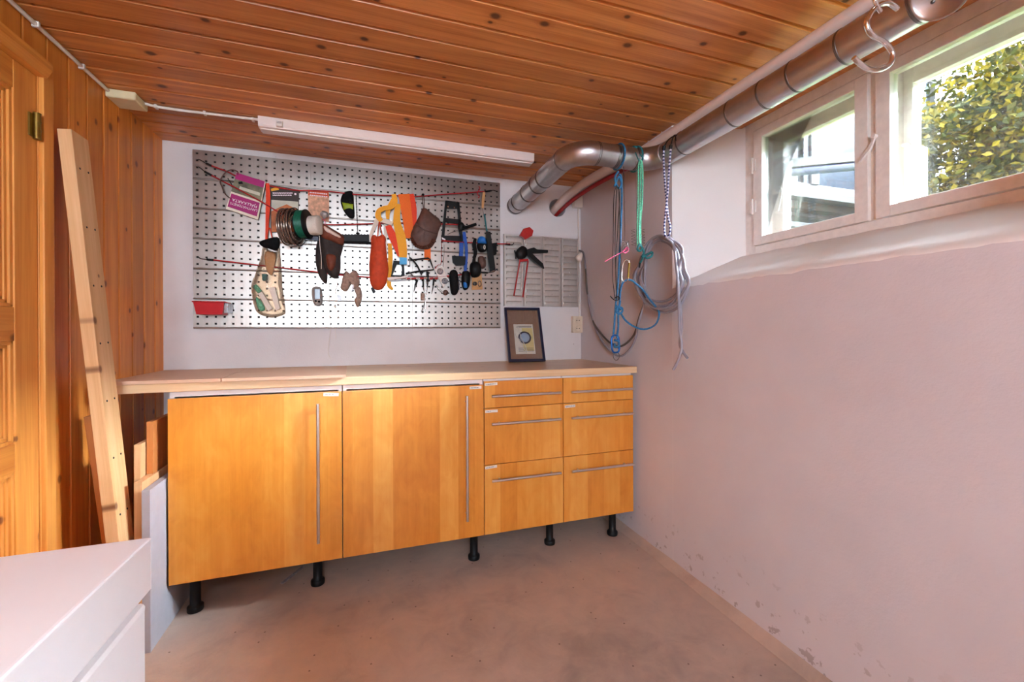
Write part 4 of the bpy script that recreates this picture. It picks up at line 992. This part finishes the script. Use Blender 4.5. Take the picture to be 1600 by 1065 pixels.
for nm, pts, w0, lb in (('needle_file', [(652, 437), (649, 446), (646.5, 456)], 4., 'short dark file hanging slanted, leftmost of the hanging blades'),
                        ('chisel', [(661, 435), (661.5, 448), (663, 456)], 3., 'narrow dark blade hanging second among the blades'),
                        ('screwdriver', [(668, 424), (668.5, 440), (667, 452)], 4.6, 'black screwdriver hanging straight beside the pale pliers'),
                        ('knife_blade', [(678, 434), (677, 446), (674.5, 459)], 3.4, 'dark pointed knife hanging rightmost among the blades')):
    t = thing(nm, pts[0], lb, 'tool'); cord('handle', pts[:2], w0/660, M['black'], .020, t, 1, 8); b = MB(); q = TP(pts[1:], .020); b.tube(q, [w0/760, .0008], 8); b.build('blade', M['gunsteel'], t)
t = thing('long_tweezers', (663, 462), 'long pale tweezers hanging lowest below the red cord', 'tool')
cord('arm', [(665, 437), (666, 450), (665, 470), (663.5, 487)], .0026, M['steelbright'], .016, t); cord('arm', [(667, 437), (667, 452), (664.5, 470), (658.5, 487)], .0022, M['gunsteel'], .014, t); b = MB(); b.box(*[v for p in (P(660, 466, 'y', YT), ) for v in (p.x-.010, p.x+.012, p.y-.012, p.y-.002, p.z-.012, p.z+.03)], .003); b.build('brown_sleeve', M['wool'], t)
t = thing('red_screwdriver_rail', (655, 434), 'red and clear tool clip rail across the middle of the saws', 'rail')
b = MB()
for x0, x1 in ((636, 641), (643, 650), (656, 662), (671, 677), (679, 684)): b.tube(TP([(x0, 435), (x1, 434.5)], .022), .0055, 8)
b.build('clips', M['redmetal'], t); b = MB(); b.tube(TP([(634, 435.5), (686, 433.5)], .022), .0035, 8); b.build('bar', M['whiteplastic'], t)
t = thing('blister_pack', (691, 430), 'clear blister pack with pale parts, hung by a red thread', 'package')
b = MB(); b.prism(TP([(679, 421), (691, 415), (701, 438), (692.5, 449.5)], .012), (0, -.003, 0)); b.build('card', M['whiteplastic'], t)
for q in ((687.5, 424), (695, 439)): b = MB(); b.lathe([(.018, 0), (.017, .010), (.010, .015), (0, .016)], P(*q, 'y', YT-.015), (0, -1, 0), 16); b.build('bubble', M['blister'], t)
cord('thread', [(679, 420), (684, 414), (689, 412), (689.5, 395), (690, 378)], .0014, M['redcord'], .014, t); cord('string', [(692, 418), (694, 400), (694, 382)], .0012, M['gunsteel'], .012, t)
t = thing('small_pliers', (688, 450), 'pale thin pliers slanting below the blister pack', 'tool'); cord('arm', [(681, 444), (686, 451), (692, 457)], .0028, M['steelbright'], .010, t); cord('arm', [(683, 450), (688, 454), (692, 458)], .0022, M['whiteplastic'], .012, t)
b = MB(); b.lathe([(.016, 0), (.016, .005), (0, .005)], P(696, 457, 'y', YT-.006), (0, -1, 0), 20); tag(b.build('brown_disc', M['leather']), 'round brown leather disc below the blister pack', 'disc')
# woollen glove, hand-held meter, tags, strings
t = thing('woollen_glove', (548, 450), 'ragged grey-brown woolly glove under the toothed bar', 'glove')
soft('glove', [(536, 430), (541, 423), (546, 427), (552, 422), (558, 424), (561, 433), (561, 446), (553, 452), (549, 443), (544, 452), (539, 455), (532, 450), (534, 440)], M['wool'], .026, .006, t, .010)
soft('tail', [(553, 450), (562, 448), (566, 462), (562, 477), (557, 479), (554, 468), (557, 462)], M['wool'], .018, .004, t, .006); flat('white_scrap', [(552, 433), (553.5, 434), (553, 448), (548, 460)], M['white'], .003, .026, t)
t = thing('handheld_device', (496, 462), 'grey handheld device with a dark screen on the lower board', 'device')
soft('body', [(489, 448.5), (495, 447), (501, 449), (503.5, 456), (504, 470), (502, 476.5), (496, 478), (491, 475.5), (488, 468), (487, 454)], M['devicegrey'], .026, .004, t)
b = MB(); b.box(*[v for q in ((P(491.5, 451, 'y', YT-.028), P(500.5, 467.5, 'y', YT-.028)),) for v in (q[0].x, q[1].x, q[0].y-.003, q[0].y+.004, q[1].z, q[0].z)], .002); b.build('screen', M['screen'], t)
b = MB()
for q in ((493.5, 470), (498.5, 471)): b.lathe([(.006, 0), (.005, .003), (0, .004)], P(*q, 'y', YT-.026), (0, -1, 0), 12)
b.build('button', M['black'], t)
t = thing('tag_on_string', (530, 466), 'small dark square tag on a string beside the grey device', 'tag'); flat('tag', [(526.5, 461), (533, 461), (533, 470), (528, 470)], M['gunsteel'], .004, .006, t); cord('string', [(526, 431), (527, 445), (524, 455), (529, 462)], .0012, M['wool'], .006, t)
t = thing('black_clip', (582, 453), 'small black clip hanging under the rust-red pouch', 'clip'); flat('clip', [(579, 450), (583, 448.5), (587, 456), (583, 458.5)], M['black'], .008, .006, t); cord('thread', [(590, 440), (586, 446), (582, 450)], .0011, M['cottonwhite'], .006, t)
t = thing('white_strings', (520, 500), 'thin white strings dangling below the board over the wall', 'string')
cord('string', [(514, 432), (514, 460), (515, 490), (516, 512), (514, 535), (513, 552), (517, 560)], .0011, M['cottonwhite'], .006, t); cord('string', [(524, 450), (524, 478), (523, 480), (529, 488), (527, 500), (524, 512), (525, 530)], .0009, M['cottonwhite'], .008, t)
cord('string', [(508, 440), (518, 450), (522, 448), (526, 440)], .0009, M['cottonwhite'], .008, t); b = MB(); b.lathe([(0, -.010), (.006, -.002), (.003, .008), (0, .010)], P(523.5, 478, 'y', YT-.010), (0, 0, 1), 10); b.build('toggle', M['whiteplastic'], t)
# clear bag of small things
t = thing('clear_bag', (420, 440), 'clear plastic bag of small parts hanging from a black clip', 'bag')
bagp = [(411, 385), (420, 390), (432, 393), (437, 386), (438, 400), (440, 425), (441, 448), (446, 484), (443, 491), (428, 496), (414, 494), (403, 489), (397, 478), (394, 462), (393, 445), (400, 425), (408, 402)]
o_ = soft('bag', bagp, M['bag'], .055, .006, t, .006)
soft('neck', [(405, 379), (414, 374), (433, 370), (437, 378), (433, 391), (420, 388), (410, 385)], M['blackmat'], .020, .014, t)
soft('orange_card', [(414, 394), (431, 396), (428, 418), (424, 430), (416, 420)], M['tan'], .010, .014, t)
b = MB(); b.tube(TP([(398, 446), (406, 456)], .022), .011, 14); b.build('green_tube', M['ropegreen'], t); b = MB(); b.tube(TP([(413, 428), (414, 438)], .020), .012, 14); b.build('teal_bottle', M['ropeteal'], t)
flat('white_box', [(404, 459), (410, 456), (426, 482), (420, 486)], M['white'], .014, .018, t); flat('white_box', [(421, 450), (430, 448), (438, 482), (432, 485)], M['white'], .012, .016, t)
soft('olive_lump', [(400, 464), (408, 470), (414, 482), (408, 486), (402, 478)], M['ropegreen'], .012, .010, t)
cord('hanger', [(418, 376), (417, 365), (421, 356), (424, 366), (426, 374)], .003, M['deeporange'], .018, t)
# red bin
t = thing('storage_bin', (326, 480), 'red open-topped plastic bin at the lower left of the tool board', 'bin')
p0 = P(302, 471, 'y', YT-.09); p1 = P(346, 491, 'y', YT-.09); x0, x1, zt, zb = p0.x, p1.x+.012, p0.z, p1.z
b = MB(); y0, y1 = YT-.095, YT-.004; th = .0025
def bquad(mb, q): mb.prism(q, (0, 0, 0)) if False else mb.f([mb.v(p) for p in q])
def trough(mb, s):
    xa, xb = x0+s, x1-s; lo = .010
    A = [(xa, y0+s, zt), (xb, y0+s, zt), (xb, y1-s, zt), (xa, y1-s, zt)]; Bq = [(xa+lo, y0+lo+s, zb+s), (xb-lo, y0+lo+s, zb+s), (xb-lo, y1-s, zb+s), (xa+lo, y1-s, zb+s)]
    a_ = [mb.v(p) for p in A]; b_ = [mb.v(p) for p in Bq]
    for k in range(4): mb.f([a_[k], a_[(k+1) % 4], b_[(k+1) % 4], b_[k]])
    mb.f(b_); return a_
a1 = trough(b, 0); a2 = trough(b, th)
for k in range(4): b.f([a1[k], a1[(k+1) % 4], a2[(k+1) % 4], a2[k]])
b.build('bin', M['red'], t); b = MB(); b.tube([(x0-.002, y0-.002, zt), (x1+.002, y0-.002, zt), (x1+.002, y1, zt), (x0-.002, y1, zt)], .003, 8, closed=True); b.build('rim', M['red'], t)
b = MB(); b.box(x1-.004, x1+.014, y0+.012, y1, zb+.008, zt-.004, .004); b.build('divider', M['blister'], t)
# caulking gun on the louvred panel
YG = D-.040
def GP(pts, dy=0.): return px(pts, YG-dy)
t = empty('caulking_gun', P(817, 410, 'y', YG), 'red caulking gun with black trigger hanging on the louvred panel', 'tool')
b = MB(); b.tube(GP([(812, 409), (803, 462), (817, 464), (825, 408)]), .0048, 8); b.build('cradle', M['redmetal'], t)
b = MB(); b.tube(GP([(811, 407), (825, 406)], .004), .009, 12); b.build('front_collar', M['redmetal'], t)
b = MB(); b.tube(GP([(822, 356), (819, 386), (816, 430), (814, 455)], .006), .0028, 8); b.build('push_rod', M['steelbright'], t)
b = MB(); b.prism(GP([(811, 368), (817, 358), (826, 355.5), (832, 361), (830, 369), (820, 374.5)], -.002), (0, -.018, 0)); b.build('knob', M['redmetal'], t)
b = MB(); b.puff(smoothpath(GP([(806, 393), (815, 384), (823, 388), (823, 400), (814, 406), (808, 402)]), 3, True), .022); b.build('body', M['black'], t)
b = MB(); b.prism(GP([(822, 390), (833, 387), (838, 390), (855, 391), (855, 395), (836, 395.5), (824, 397)], .004), (0, -.014, 0)); b.build('trigger', M['black'], t)
b = MB(); b.prism(GP([(822, 393), (830, 396), (838, 404), (847, 412), (849, 420), (843, 416), (833, 409), (824, 400)], .003), (0, -.016, 0)); b.build('handle', M['black'], t)
b = MB(); b.tube(GP([(804, 391), (806, 398), (806, 404)], .004), .004, 8); b.build('catch', M['black'], t)
# ================================================================== ropes and cables by the right wall
def path3(pts, ax, val, sub=5, offs=None, closed=False):
    p = [P(u, v, ax, val) for u, v in pts]
    if offs: p = [q+Vector(o) for q, o in zip(p, offs)]
    return smoothpath(p, sub, closed)
def tb_(name, pts, r, mat, par, seg=8, closed=False):
    b = MB(); b.tube(pts, r, seg, closed=closed); return b.build(name, mat, par)
YR = DY-DR-.012
# blue rope group
t = empty('blue_rope', P(968, 300, 'y', YR), 'blue rope knotted on the duct with a loose loop near its end', 'rope')
ring = [Vector((P(966, 250, 'y', DY).x, DY+math.cos(a)*(DR+.006), DZ+math.sin(a)*(DR+.006))) for a in [2*math.pi*k/20 for k in range(20)]]
tb_('tied_ring', ring, .0046, M['ropeblue'], t, 8, True)
tb_('knot', path3([(966, 268), (961, 277), (964, 290), (968, 294), (971, 286), (967, 276), (963, 284), (960, 291)], 'y', YR, 5), .0046, M['ropeblue'], t)
tb_('strand', path3([(967, 272), (971, 280), (971, 330), (968, 400), (965, 450), (962, 476), (960, 505), (958, 527)], 'y', YR, 5), .0044, M['ropeblue'], t)
tb_('strand', path3([(969, 470), (966, 490), (966, 510), (964, 528)], 'y', YR-.006, 5), .0044, M['ropeblue'], t)
tb_('knot', path3([(962, 476), (966, 480), (972, 481), (972, 487), (967, 490), (963, 486), (966, 479), (970, 484)], 'y', YR-.010, 5), .0046, M['ropeblue'], t)
tb_('loop', path3([(970, 489), (977, 500), (989, 509), (1003, 514), (1016, 512), (1026, 504), (1030, 490), (1026, 481), (1014, 466), (1004, 452), (995, 444), (986, 437.5), (978, 438), (972, 444), (969, 458), (968, 475)], 'y', YR-.004, 5), .0042, M['ropeblue'], t)
t = empty('cord_bunch', P(962, 380, 'y', YR), 'bunch of thin black cords looped on the blue rope', 'cord')
for k, pts in enumerate(([(963, 291), (959, 310), (958, 380), (957, 430), (961, 466)], [(964, 292), (962, 330), (961, 390), (964, 466)], [(966, 292), (968, 310), (965, 360), (962, 420), (964, 467)], [(967, 292), (968, 340), (970, 420), (966, 468)])):
    tb_('cord', path3(pts, 'y', YR-.008-.003*(k % 2)), .0017, M['black'], t, 6)
tb_('tie', path3([(953.5, 462), (958, 467), (963, 469), (968, 467), (966, 463), (960, 466)], 'y', YR-.014), .0022, M['black'], t, 6)
def carabiner(name, c, wpx, hpx, rot, mat, label, y, gate):
    t = empty(name, P(c[0], c[1], 'y', y), label, 'carabiner'); pts = []
    for k in range(24):
        a = 2*math.pi*k/24; x = math.copysign(abs(math.cos(a))**.55, math.cos(a))*wpx/2; z = math.copysign(abs(math.sin(a))**.7, math.sin(a))*hpx/2
        pts.append(P(c[0]+x*math.cos(rot)-z*math.sin(rot), c[1]-(x*math.sin(rot)+z*math.cos(rot)), 'y', y))
    tb_('body', pts, .0042, mat, t, 10, True); a, q = pts[22], pts[3]; b = MB(); b.tube([a, q], .0052, 10); b.build('gate', gate, t); return t
cr = carabiner('blue_carabiner', (961.5, 537), 12, 27, .05, M['bluealu'], 'blue carabiner at the end of the hanging blue rope', YR-.006, M['bluealu'])
b = MB(); b.tube(path3([(960, 531), (966, 533), (967, 540), (961, 542), (960, 536)], 'y', YR-.012), .005, 8); b.build('rope_wrap', M['ropeblue'], cr)
b = MB(); o = P(963, 556, 'y', YR-.004); b.tube([o+Vector((math.cos(a)*.015, 0, math.sin(a)*.018)) for a in [2*math.pi*k/20 for k in range(20)]], .0016, 6, closed=True); b.build('split_ring', M['gunsteel'], cr)
t = empty('thin_cord', P(975, 330, 'y', YR), 'very thin dark cord with a tangle of wire at its end', 'cord')
tb_('cord', path3([(974.5, 260), (975, 300), (976, 350), (976, 376)], 'y', YR), .0012, M['black'], t, 6); r = random.Random(3); pts = []
for k in range(34): pts.append(P(977+r.uniform(-6.5, 6.5), 385+r.uniform(-11, 9), 'y', YR-r.uniform(0, .02)))
tb_('tangle', smoothpath(pts, 4), .0009, M['gunsteel'], t, 5)
t = empty('pink_zip_tie', P(965, 398, 'y', YR), 'pink plastic tie sticking out above the silver carabiner', 'tie'); tb_('tail', path3([(945, 408.5), (960, 400), (973, 393), (981, 388)], 'y', YR-.014), .0016, M['pink'], t, 6); tb_('loop', path3([(973, 393), (980, 386), (982, 390), (977, 395), (973, 393)], 'y', YR-.016), .0022, M['pink'], t, 6)
carabiner('silver_carabiner', (977.5, 423), 11, 34, -.10, M['steelbright'], 'silver carabiner holding the loop of the blue rope', YR-.004, M['brass'])
# green rope
t = empty('green_rope', P(1000, 300, 'y', YR), 'bundled pale green rope hung from the duct with a knotted end', 'rope')
ring = [Vector((P(993, 250, 'y', DY).x, DY+math.cos(a)*(DR+.006), DZ+math.sin(a)*(DR+.006))) for a in [2*math.pi*k/20 for k in range(20)]]
tb_('tied_ring', ring, .004, M['ropeteal'], t, 8, True); b = MB(); o = P(992, 233, 'y', DY-.015); b.lathe([(0, -.016), (.017, -.008), (.02, .003), (.012, .012), (0, .015)], o, (.2, -.3, 1), 12)
b.build('top_knot', M['ropeteal'], t); tb_('hanger', path3([(993, 238), (996, 246), (1000, 252), (1005, 248), (1000, 241)], 'y', YR+.004), .0028, M['ropeteal'], t, 6)
for k, (a, c) in enumerate(((997.5, 996), (1001, 999), (1004, 1001))): tb_('strand', path3([(1001, 250), (a, 262), (a-.5, 310), (c, 345), (c, 384)], 'y', YR-.003-.004*(k % 2)), .0036, M['ropegreen'], t)
tb_('end_knot', path3([(998, 383), (1003, 386), (1000, 392), (996, 389), (1000, 382), (1006, 394), (1003, 401), (1008, 399), (1014, 396), (1019, 394), (1018, 400), (1011, 403), (1006, 398), (1004, 404), (1000, 411)], 'y', YR-.012), .0052, M['ropeteal'], t)
tb_('end_tip', path3([(1000, 411), (999, 418)], 'y', YR-.012, 1), .004, M['black'], t)
tb_('cord', path3([(994, 252), (994, 300), (995, 345), (993, 390)], 'y', YR), .0012, M['leather'], t, 6)
for x in (989, 1004):
    pts = [P(x+3.2*math.cos(k*.9)+(.02*k), 358+k*.62, 'y', YR+.010*math.sin(k*.9)) for k in range(42)]; tb_('spring', pts, .0008, M['black'], t, 5)
# blue-white bungee that carries the cable coil
XB = 1.262
t = empty('striped_bungee', P(1042, 300, 'x', XB), 'blue and white striped bungee crossed over, carrying the grey cable coil', 'cord')
xk = XB-DR-.010
tb_('cord', path3([(1037, 233), (1037, 255), (1040, 300), (1044, 340), (1047, 352), (1046, 365), (1042, 371)], 'x', xk, 6), .0042, M['bungee'], t); tb_('cord', path3([(1048, 233), (1046, 255), (1043, 300), (1039, 340), (1038, 355), (1039, 367), (1042, 371)], 'x', xk-.007, 6), .0042, M['bungee'], t)
for u in ((1037, 232), (1047.5, 231)): b = MB(); b.tube(path3([(u[0], u[1]+2), (u[0]+.8, u[1]-4)], 'x', xk-.003, 1), .0074, 10); b.build('hook_grip', M['black'], t)
tb_('hook', path3([(1038, 229), (1043, 220), (1050, 214), (1055, 213), (1056, 220)], 'x', xk, 5), .0024, M['black'], t); tb_('hook', path3([(1048, 228), (1050, 220), (1053, 212), (1057, 211)], 'x', xk-.004, 5), .0024, M['black'], t)
# grey cable coil, its tails and the long droop to the wall hole
t = empty('cable_coil', P(1034, 425, 'x', XB), 'coil of grey cable hanging against the right wall beside the window', 'cable'); r = random.Random(11); pts = []
CR = .0058
for lp in range(6):
    cu, cv = 1033+r.uniform(-3, 5), 424+r.uniform(-4, 5); ru, rv = 37+r.uniform(-7, 7), 58+r.uniform(-8, 7); dx = .012*(lp-2.5)*.75; n = 22
    ph = -math.pi/2+.1
    for k in range(n):
        a = ph+2*math.pi*k/n; s_ = .82 if math.sin(a) < 0 else 1.0; sk = 4*math.cos(2*a+lp)
        pts.append(P(cu+ru*math.cos(a)*s_+sk*.4, cv+rv*math.sin(a), 'x', XB-.008+dx))
tb_('windings', smoothpath(pts, 3), CR, M['greycable'], t, 10)
tb_('tail', path3([(1040, 372), (1052, 382), (1056, 410), (1059, 440), (1061, 480), (1062, 515), (1065, 540), (1062, 556), (1055, 572), (1052, 577)], 'x', XB-.040, 5), CR, M['greycable'], t, 10)
tb_('tail', path3([(1044, 372), (1066, 388), (1060, 420), (1058, 450), (1063, 480), (1065, 510), (1062, 535), (1066, 548), (1074, 559)], 'x', XB-.028, 5), CR, M['greycable'], t, 10)
for dv, q in ((0, 0.), (6, .01)):
    tb_('feed', path3([(909, 390), (914, 396), (915, 420), (918, 460), (926+dv*.3, 500+dv), (940+dv*.2, 522+dv*2), (956, 537+dv*2.2), (972, 540+dv*2.6), (990, 524+dv*2), (1004+dv*.4, 496+dv), (1012+dv*.5, 470), (1022+dv*.6, 430), (1024+dv*.6, 396), (1034+dv*.6, 374)],
       'x', 1.300, 5, [(0, .03, 0), (-.01, 0, 0)]+[(0, 0, 0)]*7+[(-.02-q, 0, 0)]*2+[(-.055-q, 0, 0)]*3), CR*.95, M['darkcable'] if dv == 0 else M['greycable'], t, 10)
b = MB(); o = P(911, 396, 'x', 1.305); b.lathe([(.006, .016), (.010, .012), (.022, -.020), (.024, -.034), (.022, -.034), (.008, .004)], Vector((1.290, 2.462, 1.578)), (.25, -.55, .62), 22)
tag(b.build('wall_funnel', M['whiteplastic']), 'small white funnel-shaped cuff where the grey cable leaves the corner', 'cuff')

# ================================================================== outside
b = MB(); b.box(1.80, 30, -12, 20, 1.05, 1.24); struct('ground_outside', b, pm('lawn', (92, 104, 56), .9, var=.4, scale=20))
VY = 3.0
ve = empty('veranda', (4.6, VY, 1.24), 'white glazed veranda of the neighbouring wing seen through the left sash', 'building')
mglz = pm('veranda_glass', (32, 38, 48), .3, .0, var=.1, scale=3, spec=.12)
mvw = pm('veranda_white', (68, 67, 68), .5, var=.03); mdk = pm('veranda_dark', (30, 32, 40), .5, var=.1); mbr = pm('deck_timber', (52, 42, 34), .8, var=.25)
def vb(name, x0, x1, y0, y1, z0, z1, mat): b = MB(); b.box(x0, x1, y0, y1, z0, z1, .004); b.build(name, mat, ve)
vb('sill', 2.2, 7.6, VY-.10, VY+.1, 2.325, 2.405, mvw); vb('bottom_panel', 2.2, 7.6, VY, VY+.08, 2.412, 2.50, mvw)
for x0, x1 in ((2.2, 2.32), (3.02, 3.14), (4.06, 4.16), (5.0, 5.1), (5.95, 6.05), (7.48, 7.6)): vb('post', x0, x1, VY-.01, VY+.08, 2.5, 4.7, mvw)
for x0, x1 in ((3.98, 4.055), (2.94, 3.015), (4.92, 4.995)): vb('dark_reveal', x0, x1, VY+.01, VY+.07, 2.5, 4.7, mdk)
for x0, x1 in ((3.80, 3.90),): vb('inner_post', x0, x1, VY+.012, VY+.06, 2.5, 4.7, mvw)
for x0, x1 in ((2.32, 2.94), (3.14, 3.80), (3.90, 3.98), (4.16, 4.92), (5.1, 5.95), (6.05, 7.48)): vb('glass_pane', x0, x1, VY+.04, VY+.05, 2.5, 4.7, mglz)
vb('head', 2.2, 7.6, VY-.02, VY+.1, 4.7, 5.0, mvw); vb('back_wall', 2.2, 7.6, VY+1.6, VY+1.7, 1.24, 5.0, mvw); vb('floor_slab', 2.2, 7.6, VY, VY+1.6, 2.25, 2.33, mbr); vb('roof', 2.1, 7.7, VY-.2, VY+1.8, 5.0, 5.12, mdk)
vb('under_shade', 2.2, 7.6, VY+.55, VY+.6, 1.24, 2.25, mdk)  # dark sheet standing in for the shadow beneath the veranda
for z, y in ((2.20, VY+.10), (2.06, VY-.05), (1.94, VY-.2), (1.82, VY-.35)): vb('timber_step', 3.2, 5.4, y, y+.10, z, z+.045, mbr if z > 2.1 else mvw)
p1 = P(1224, 270, 'x', 2.10); p2 = P(1345, 259, 'z', p1.z)
t = empty('canopy_rail', p1, 'white rail with a dark blue bar crossing the view in the left sash', 'rail'); e_ = (p2-p1).normalized(); a, c = p1-e_*.8, p2+e_*.25
b = MB(); b.tube([a, c], .021, 12); b.build('blue_bar', M['navy'], t); up_ = Vector((0, 0, 1)); s_ = e_.cross(up_)*.02; b = MB(); b.prism([a+up_*.022-s_, a+up_*.022+s_, a+up_*.066+s_, a+up_*.066-s_], c-a); b.build('white_rail', mvw, t)
b = MB(); b.box(c.x-.02, c.x+.02, c.y-.02, c.y+.02, 1.2, c.z+.06, .004); b.build('post', mvw, t); b = MB(); b.box(a.x-.02, a.x+.02, a.y-.02, a.y+.02, 1.2, a.z+.06, .004); b.build('post', mvw, t)
def leafmat(name, c0, c1, c2):
    t = NT(name); g = t.n('ShaderNodeNewGeometry'); col = t.ramp(g.outputs['Random Per Island'], [(.1, lin(c0)), (.5, lin(c1)), (.9, lin(c2))])
    d_ = t.n('ShaderNodeBsdfDiffuse'); tr = t.n('ShaderNodeBsdfTranslucent'); mx = t.n('ShaderNodeMixShader', i_0=.22); gl = t.n('ShaderNodeBsdfGlossy', i_Roughness=.4); m2 = t.n('ShaderNodeMixShader', i_0=.015)
    t.l(col, d_.inputs[0]); t.l(t.mix(1., col, (1.0, .95, .5, 1), 'MULTIPLY'), tr.inputs[0]); t.l(d_.outputs[0], mx.inputs[1]); t.l(tr.outputs[0], mx.inputs[2]); t.l(mx.outputs[0], m2.inputs[1]); t.l(gl.outputs[0], m2.inputs[2]); t.l(m2.outputs[0], t.out.inputs[0]); return t.m
M['leaf'] = leafmat('shrub_leaves', (22, 28, 6), (52, 54, 10), (108, 90, 16)); M['bark'] = pm('bark', (92, 66, 48), .9, var=.3)
def shrub(c, rad, n, seed, label, name='garden_shrub'):
    r = random.Random(seed); c = Vector(c); t = empty(name, (c.x, c.y, 1.24), label, 'shrub', None); b = MB(); tips = []
    for k in range(16):
        a = r.uniform(0, 6.28); q = [Vector((c.x+r.uniform(-.12, .12), c.y+r.uniform(-.12, .12), 1.22))]; el = r.uniform(.15, 1.15); d_ = Vector((math.cos(a)*math.sin(el), math.sin(a)*math.sin(el), math.cos(el)))
        L_ = r.uniform(.75, 1.05)*(c.z+rad[2]-1.24)
        for j in range(1, 6): q.append(q[0]+Vector((d_.x*rad[0]/max(L_*.5, .1), d_.y*rad[1]/max(L_*.5, .1), d_.z))*L_*j/5*.8+Vector((r.uniform(-.06, .06), r.uniform(-.06, .06), r.uniform(-.05, .05))))
        b.tube(q, [.016-.0025*j for j in range(6)], 6); tips += q[2:]
    b.build('branches', M['bark'], t); b = MB(); bm = b.bm; clumps = []
    for k in range(max(40, n//42)):
        u = Vector((r.gauss(0, 1), r.gauss(0, 1), r.gauss(0, 1))).normalized()*r.uniform(.35, 1)**.6; clumps.append(c+Vector((u.x*rad[0], u.y*rad[1], u.z*rad[2])))
    for k in range(n):
        o = clumps[r.randrange(len(clumps))] if r.random() < .85 else tips[r.randrange(len(tips))]; o = o+Vector((r.gauss(0, .12), r.gauss(0, .12), r.gauss(0, .10)))
        if o.z < 1.26: continue
        l = r.uniform(.038, .08); d_ = Vector((r.gauss(0, 1), r.gauss(0, 1), r.gauss(-.3, .8))).normalized(); w = d_.orthogonal().normalized(); w.rotate(Quaternion(d_, r.uniform(0, 6.28))); nn = d_.cross(w); h = l*r.uniform(.25, .36)
        v = [bm.verts.new(p) for p in (o, o+d_*l*.5+w*h+nn*h*.3, o+d_*l, o+d_*l*.5-w*h+nn*h*.3)]
        bm.faces.new((v[0], v[1], v[2])); bm.faces.new((v[0], v[2], v[3]))
    b.build('foliage', M['leaf'], t)
shrub((5.0, 1.98, 2.35), (.95, .62, 1.05), 15000, 1, 'dense yellow-green shrub filling the lower middle of the right pane')
shrub((4.7, 1.25, 2.75), (.9, .85, 1.5), 14000, 2, 'tall yellow-green shrub at the right edge of the right pane')
shrub((6.4, 2.30, 2.9), (1.0, .40, 1.35), 8000, 4, 'looser shrub farther back with sky showing through')
shrub((6.3, 1.55, 2.55), (.9, .6, 1.15), 9000, 7, 'dense shrub behind the two nearer shrubs in the right pane')
shrub((7.8, 1.1, 2.9), (.9, 1.2, 1.5), 5000, 5, 'background shrub behind the other bushes')

# ================================================================== light
w = bpy.data.worlds.new('sky'); S.world = w; w.use_nodes = True; bg = w.node_tree.nodes['Background']
bg.inputs[0].default_value = (.78, .93, 1.12, 1); bg.inputs[1].default_value = SKY
sd = bpy.data.lights.new('sun', 'SUN'); sd.energy = SUN; sd.angle = .9; sd.color = (.84, .96, 1.10)
so_ = bpy.data.objects.new('sun', sd); COL.objects.link(so_); so_.rotation_euler = Vector((-.68, .25, -.69)).to_track_quat('-Z', 'Y').to_euler()
for (a, c) in (W1, W2):
    ld = bpy.data.lights.new('window_portal', 'AREA'); ld.shape = 'RECTANGLE'; ld.size = c-a-.06; ld.size_y = .52; ld.cycles.is_portal = True
    lo = bpy.data.objects.new('window_portal', ld); COL.objects.link(lo); lo.matrix_world = Matrix.Translation((XW-.01, (a+c)/2, 1.73)) @ Vector((-1, 0, 0)).to_track_quat('-Z', 'Z').to_matrix().to_4x4()
# fill lamp added behind the photographer, out of view
la = empty('fill_lamp', (-.45, -1.0, H-.05), 'added square white fill lamp on the ceiling, out of view', 'lamp')
b = MB(); b.box(-.85, -.05, -1.3, -.7, H-.045, H-.002, .006); b.build('housing', M['lampwhite'], la)
ld = bpy.data.lights.new('fill_light', 'AREA'); ld.shape = 'RECTANGLE'; ld.size = .76; ld.size_y = .56; ld.energy = LAMP; ld.color = (.80, .95, 1.14)
lo = bpy.data.objects.new('fill_light', ld); COL.objects.link(lo); lo.location = (-.45, -1.0, H-.05)
ld = bpy.data.lights.new('rear_fill', 'AREA'); ld.shape = 'RECTANGLE'; ld.size = RW[1]-RW[0]-.1; ld.size_y = RW[3]-RW[2]-.1; ld.energy = REAR; ld.spread = math.radians(150); ld.color = (.80, .95, 1.14)  # fill light added just outside the rear opening
lo = bpy.data.objects.new('rear_fill', ld); COL.objects.link(lo); lo.matrix_world = Matrix.Translation(((RW[0]+RW[1])/2, YB-.13, (RW[2]+RW[3])/2)) @ Vector((0, 1, 0)).to_track_quat('-Z', 'Z').to_matrix().to_4x4()
vs = S.view_settings; vs.view_transform = 'Standard'; vs.look = 'None'; vs.exposure = EXPO; vs.gamma = 1; vs.use_curve_mapping = False
S.cycles.use_denoising = True; S.cycles.max_bounces = 10; S.cycles.diffuse_bounces = 6; S.cycles.transparent_max_bounces = 16; S.cycles.sample_clamp_indirect = 8; S.cycles.caustics_reflective = False; S.cycles.caustics_refractive = False
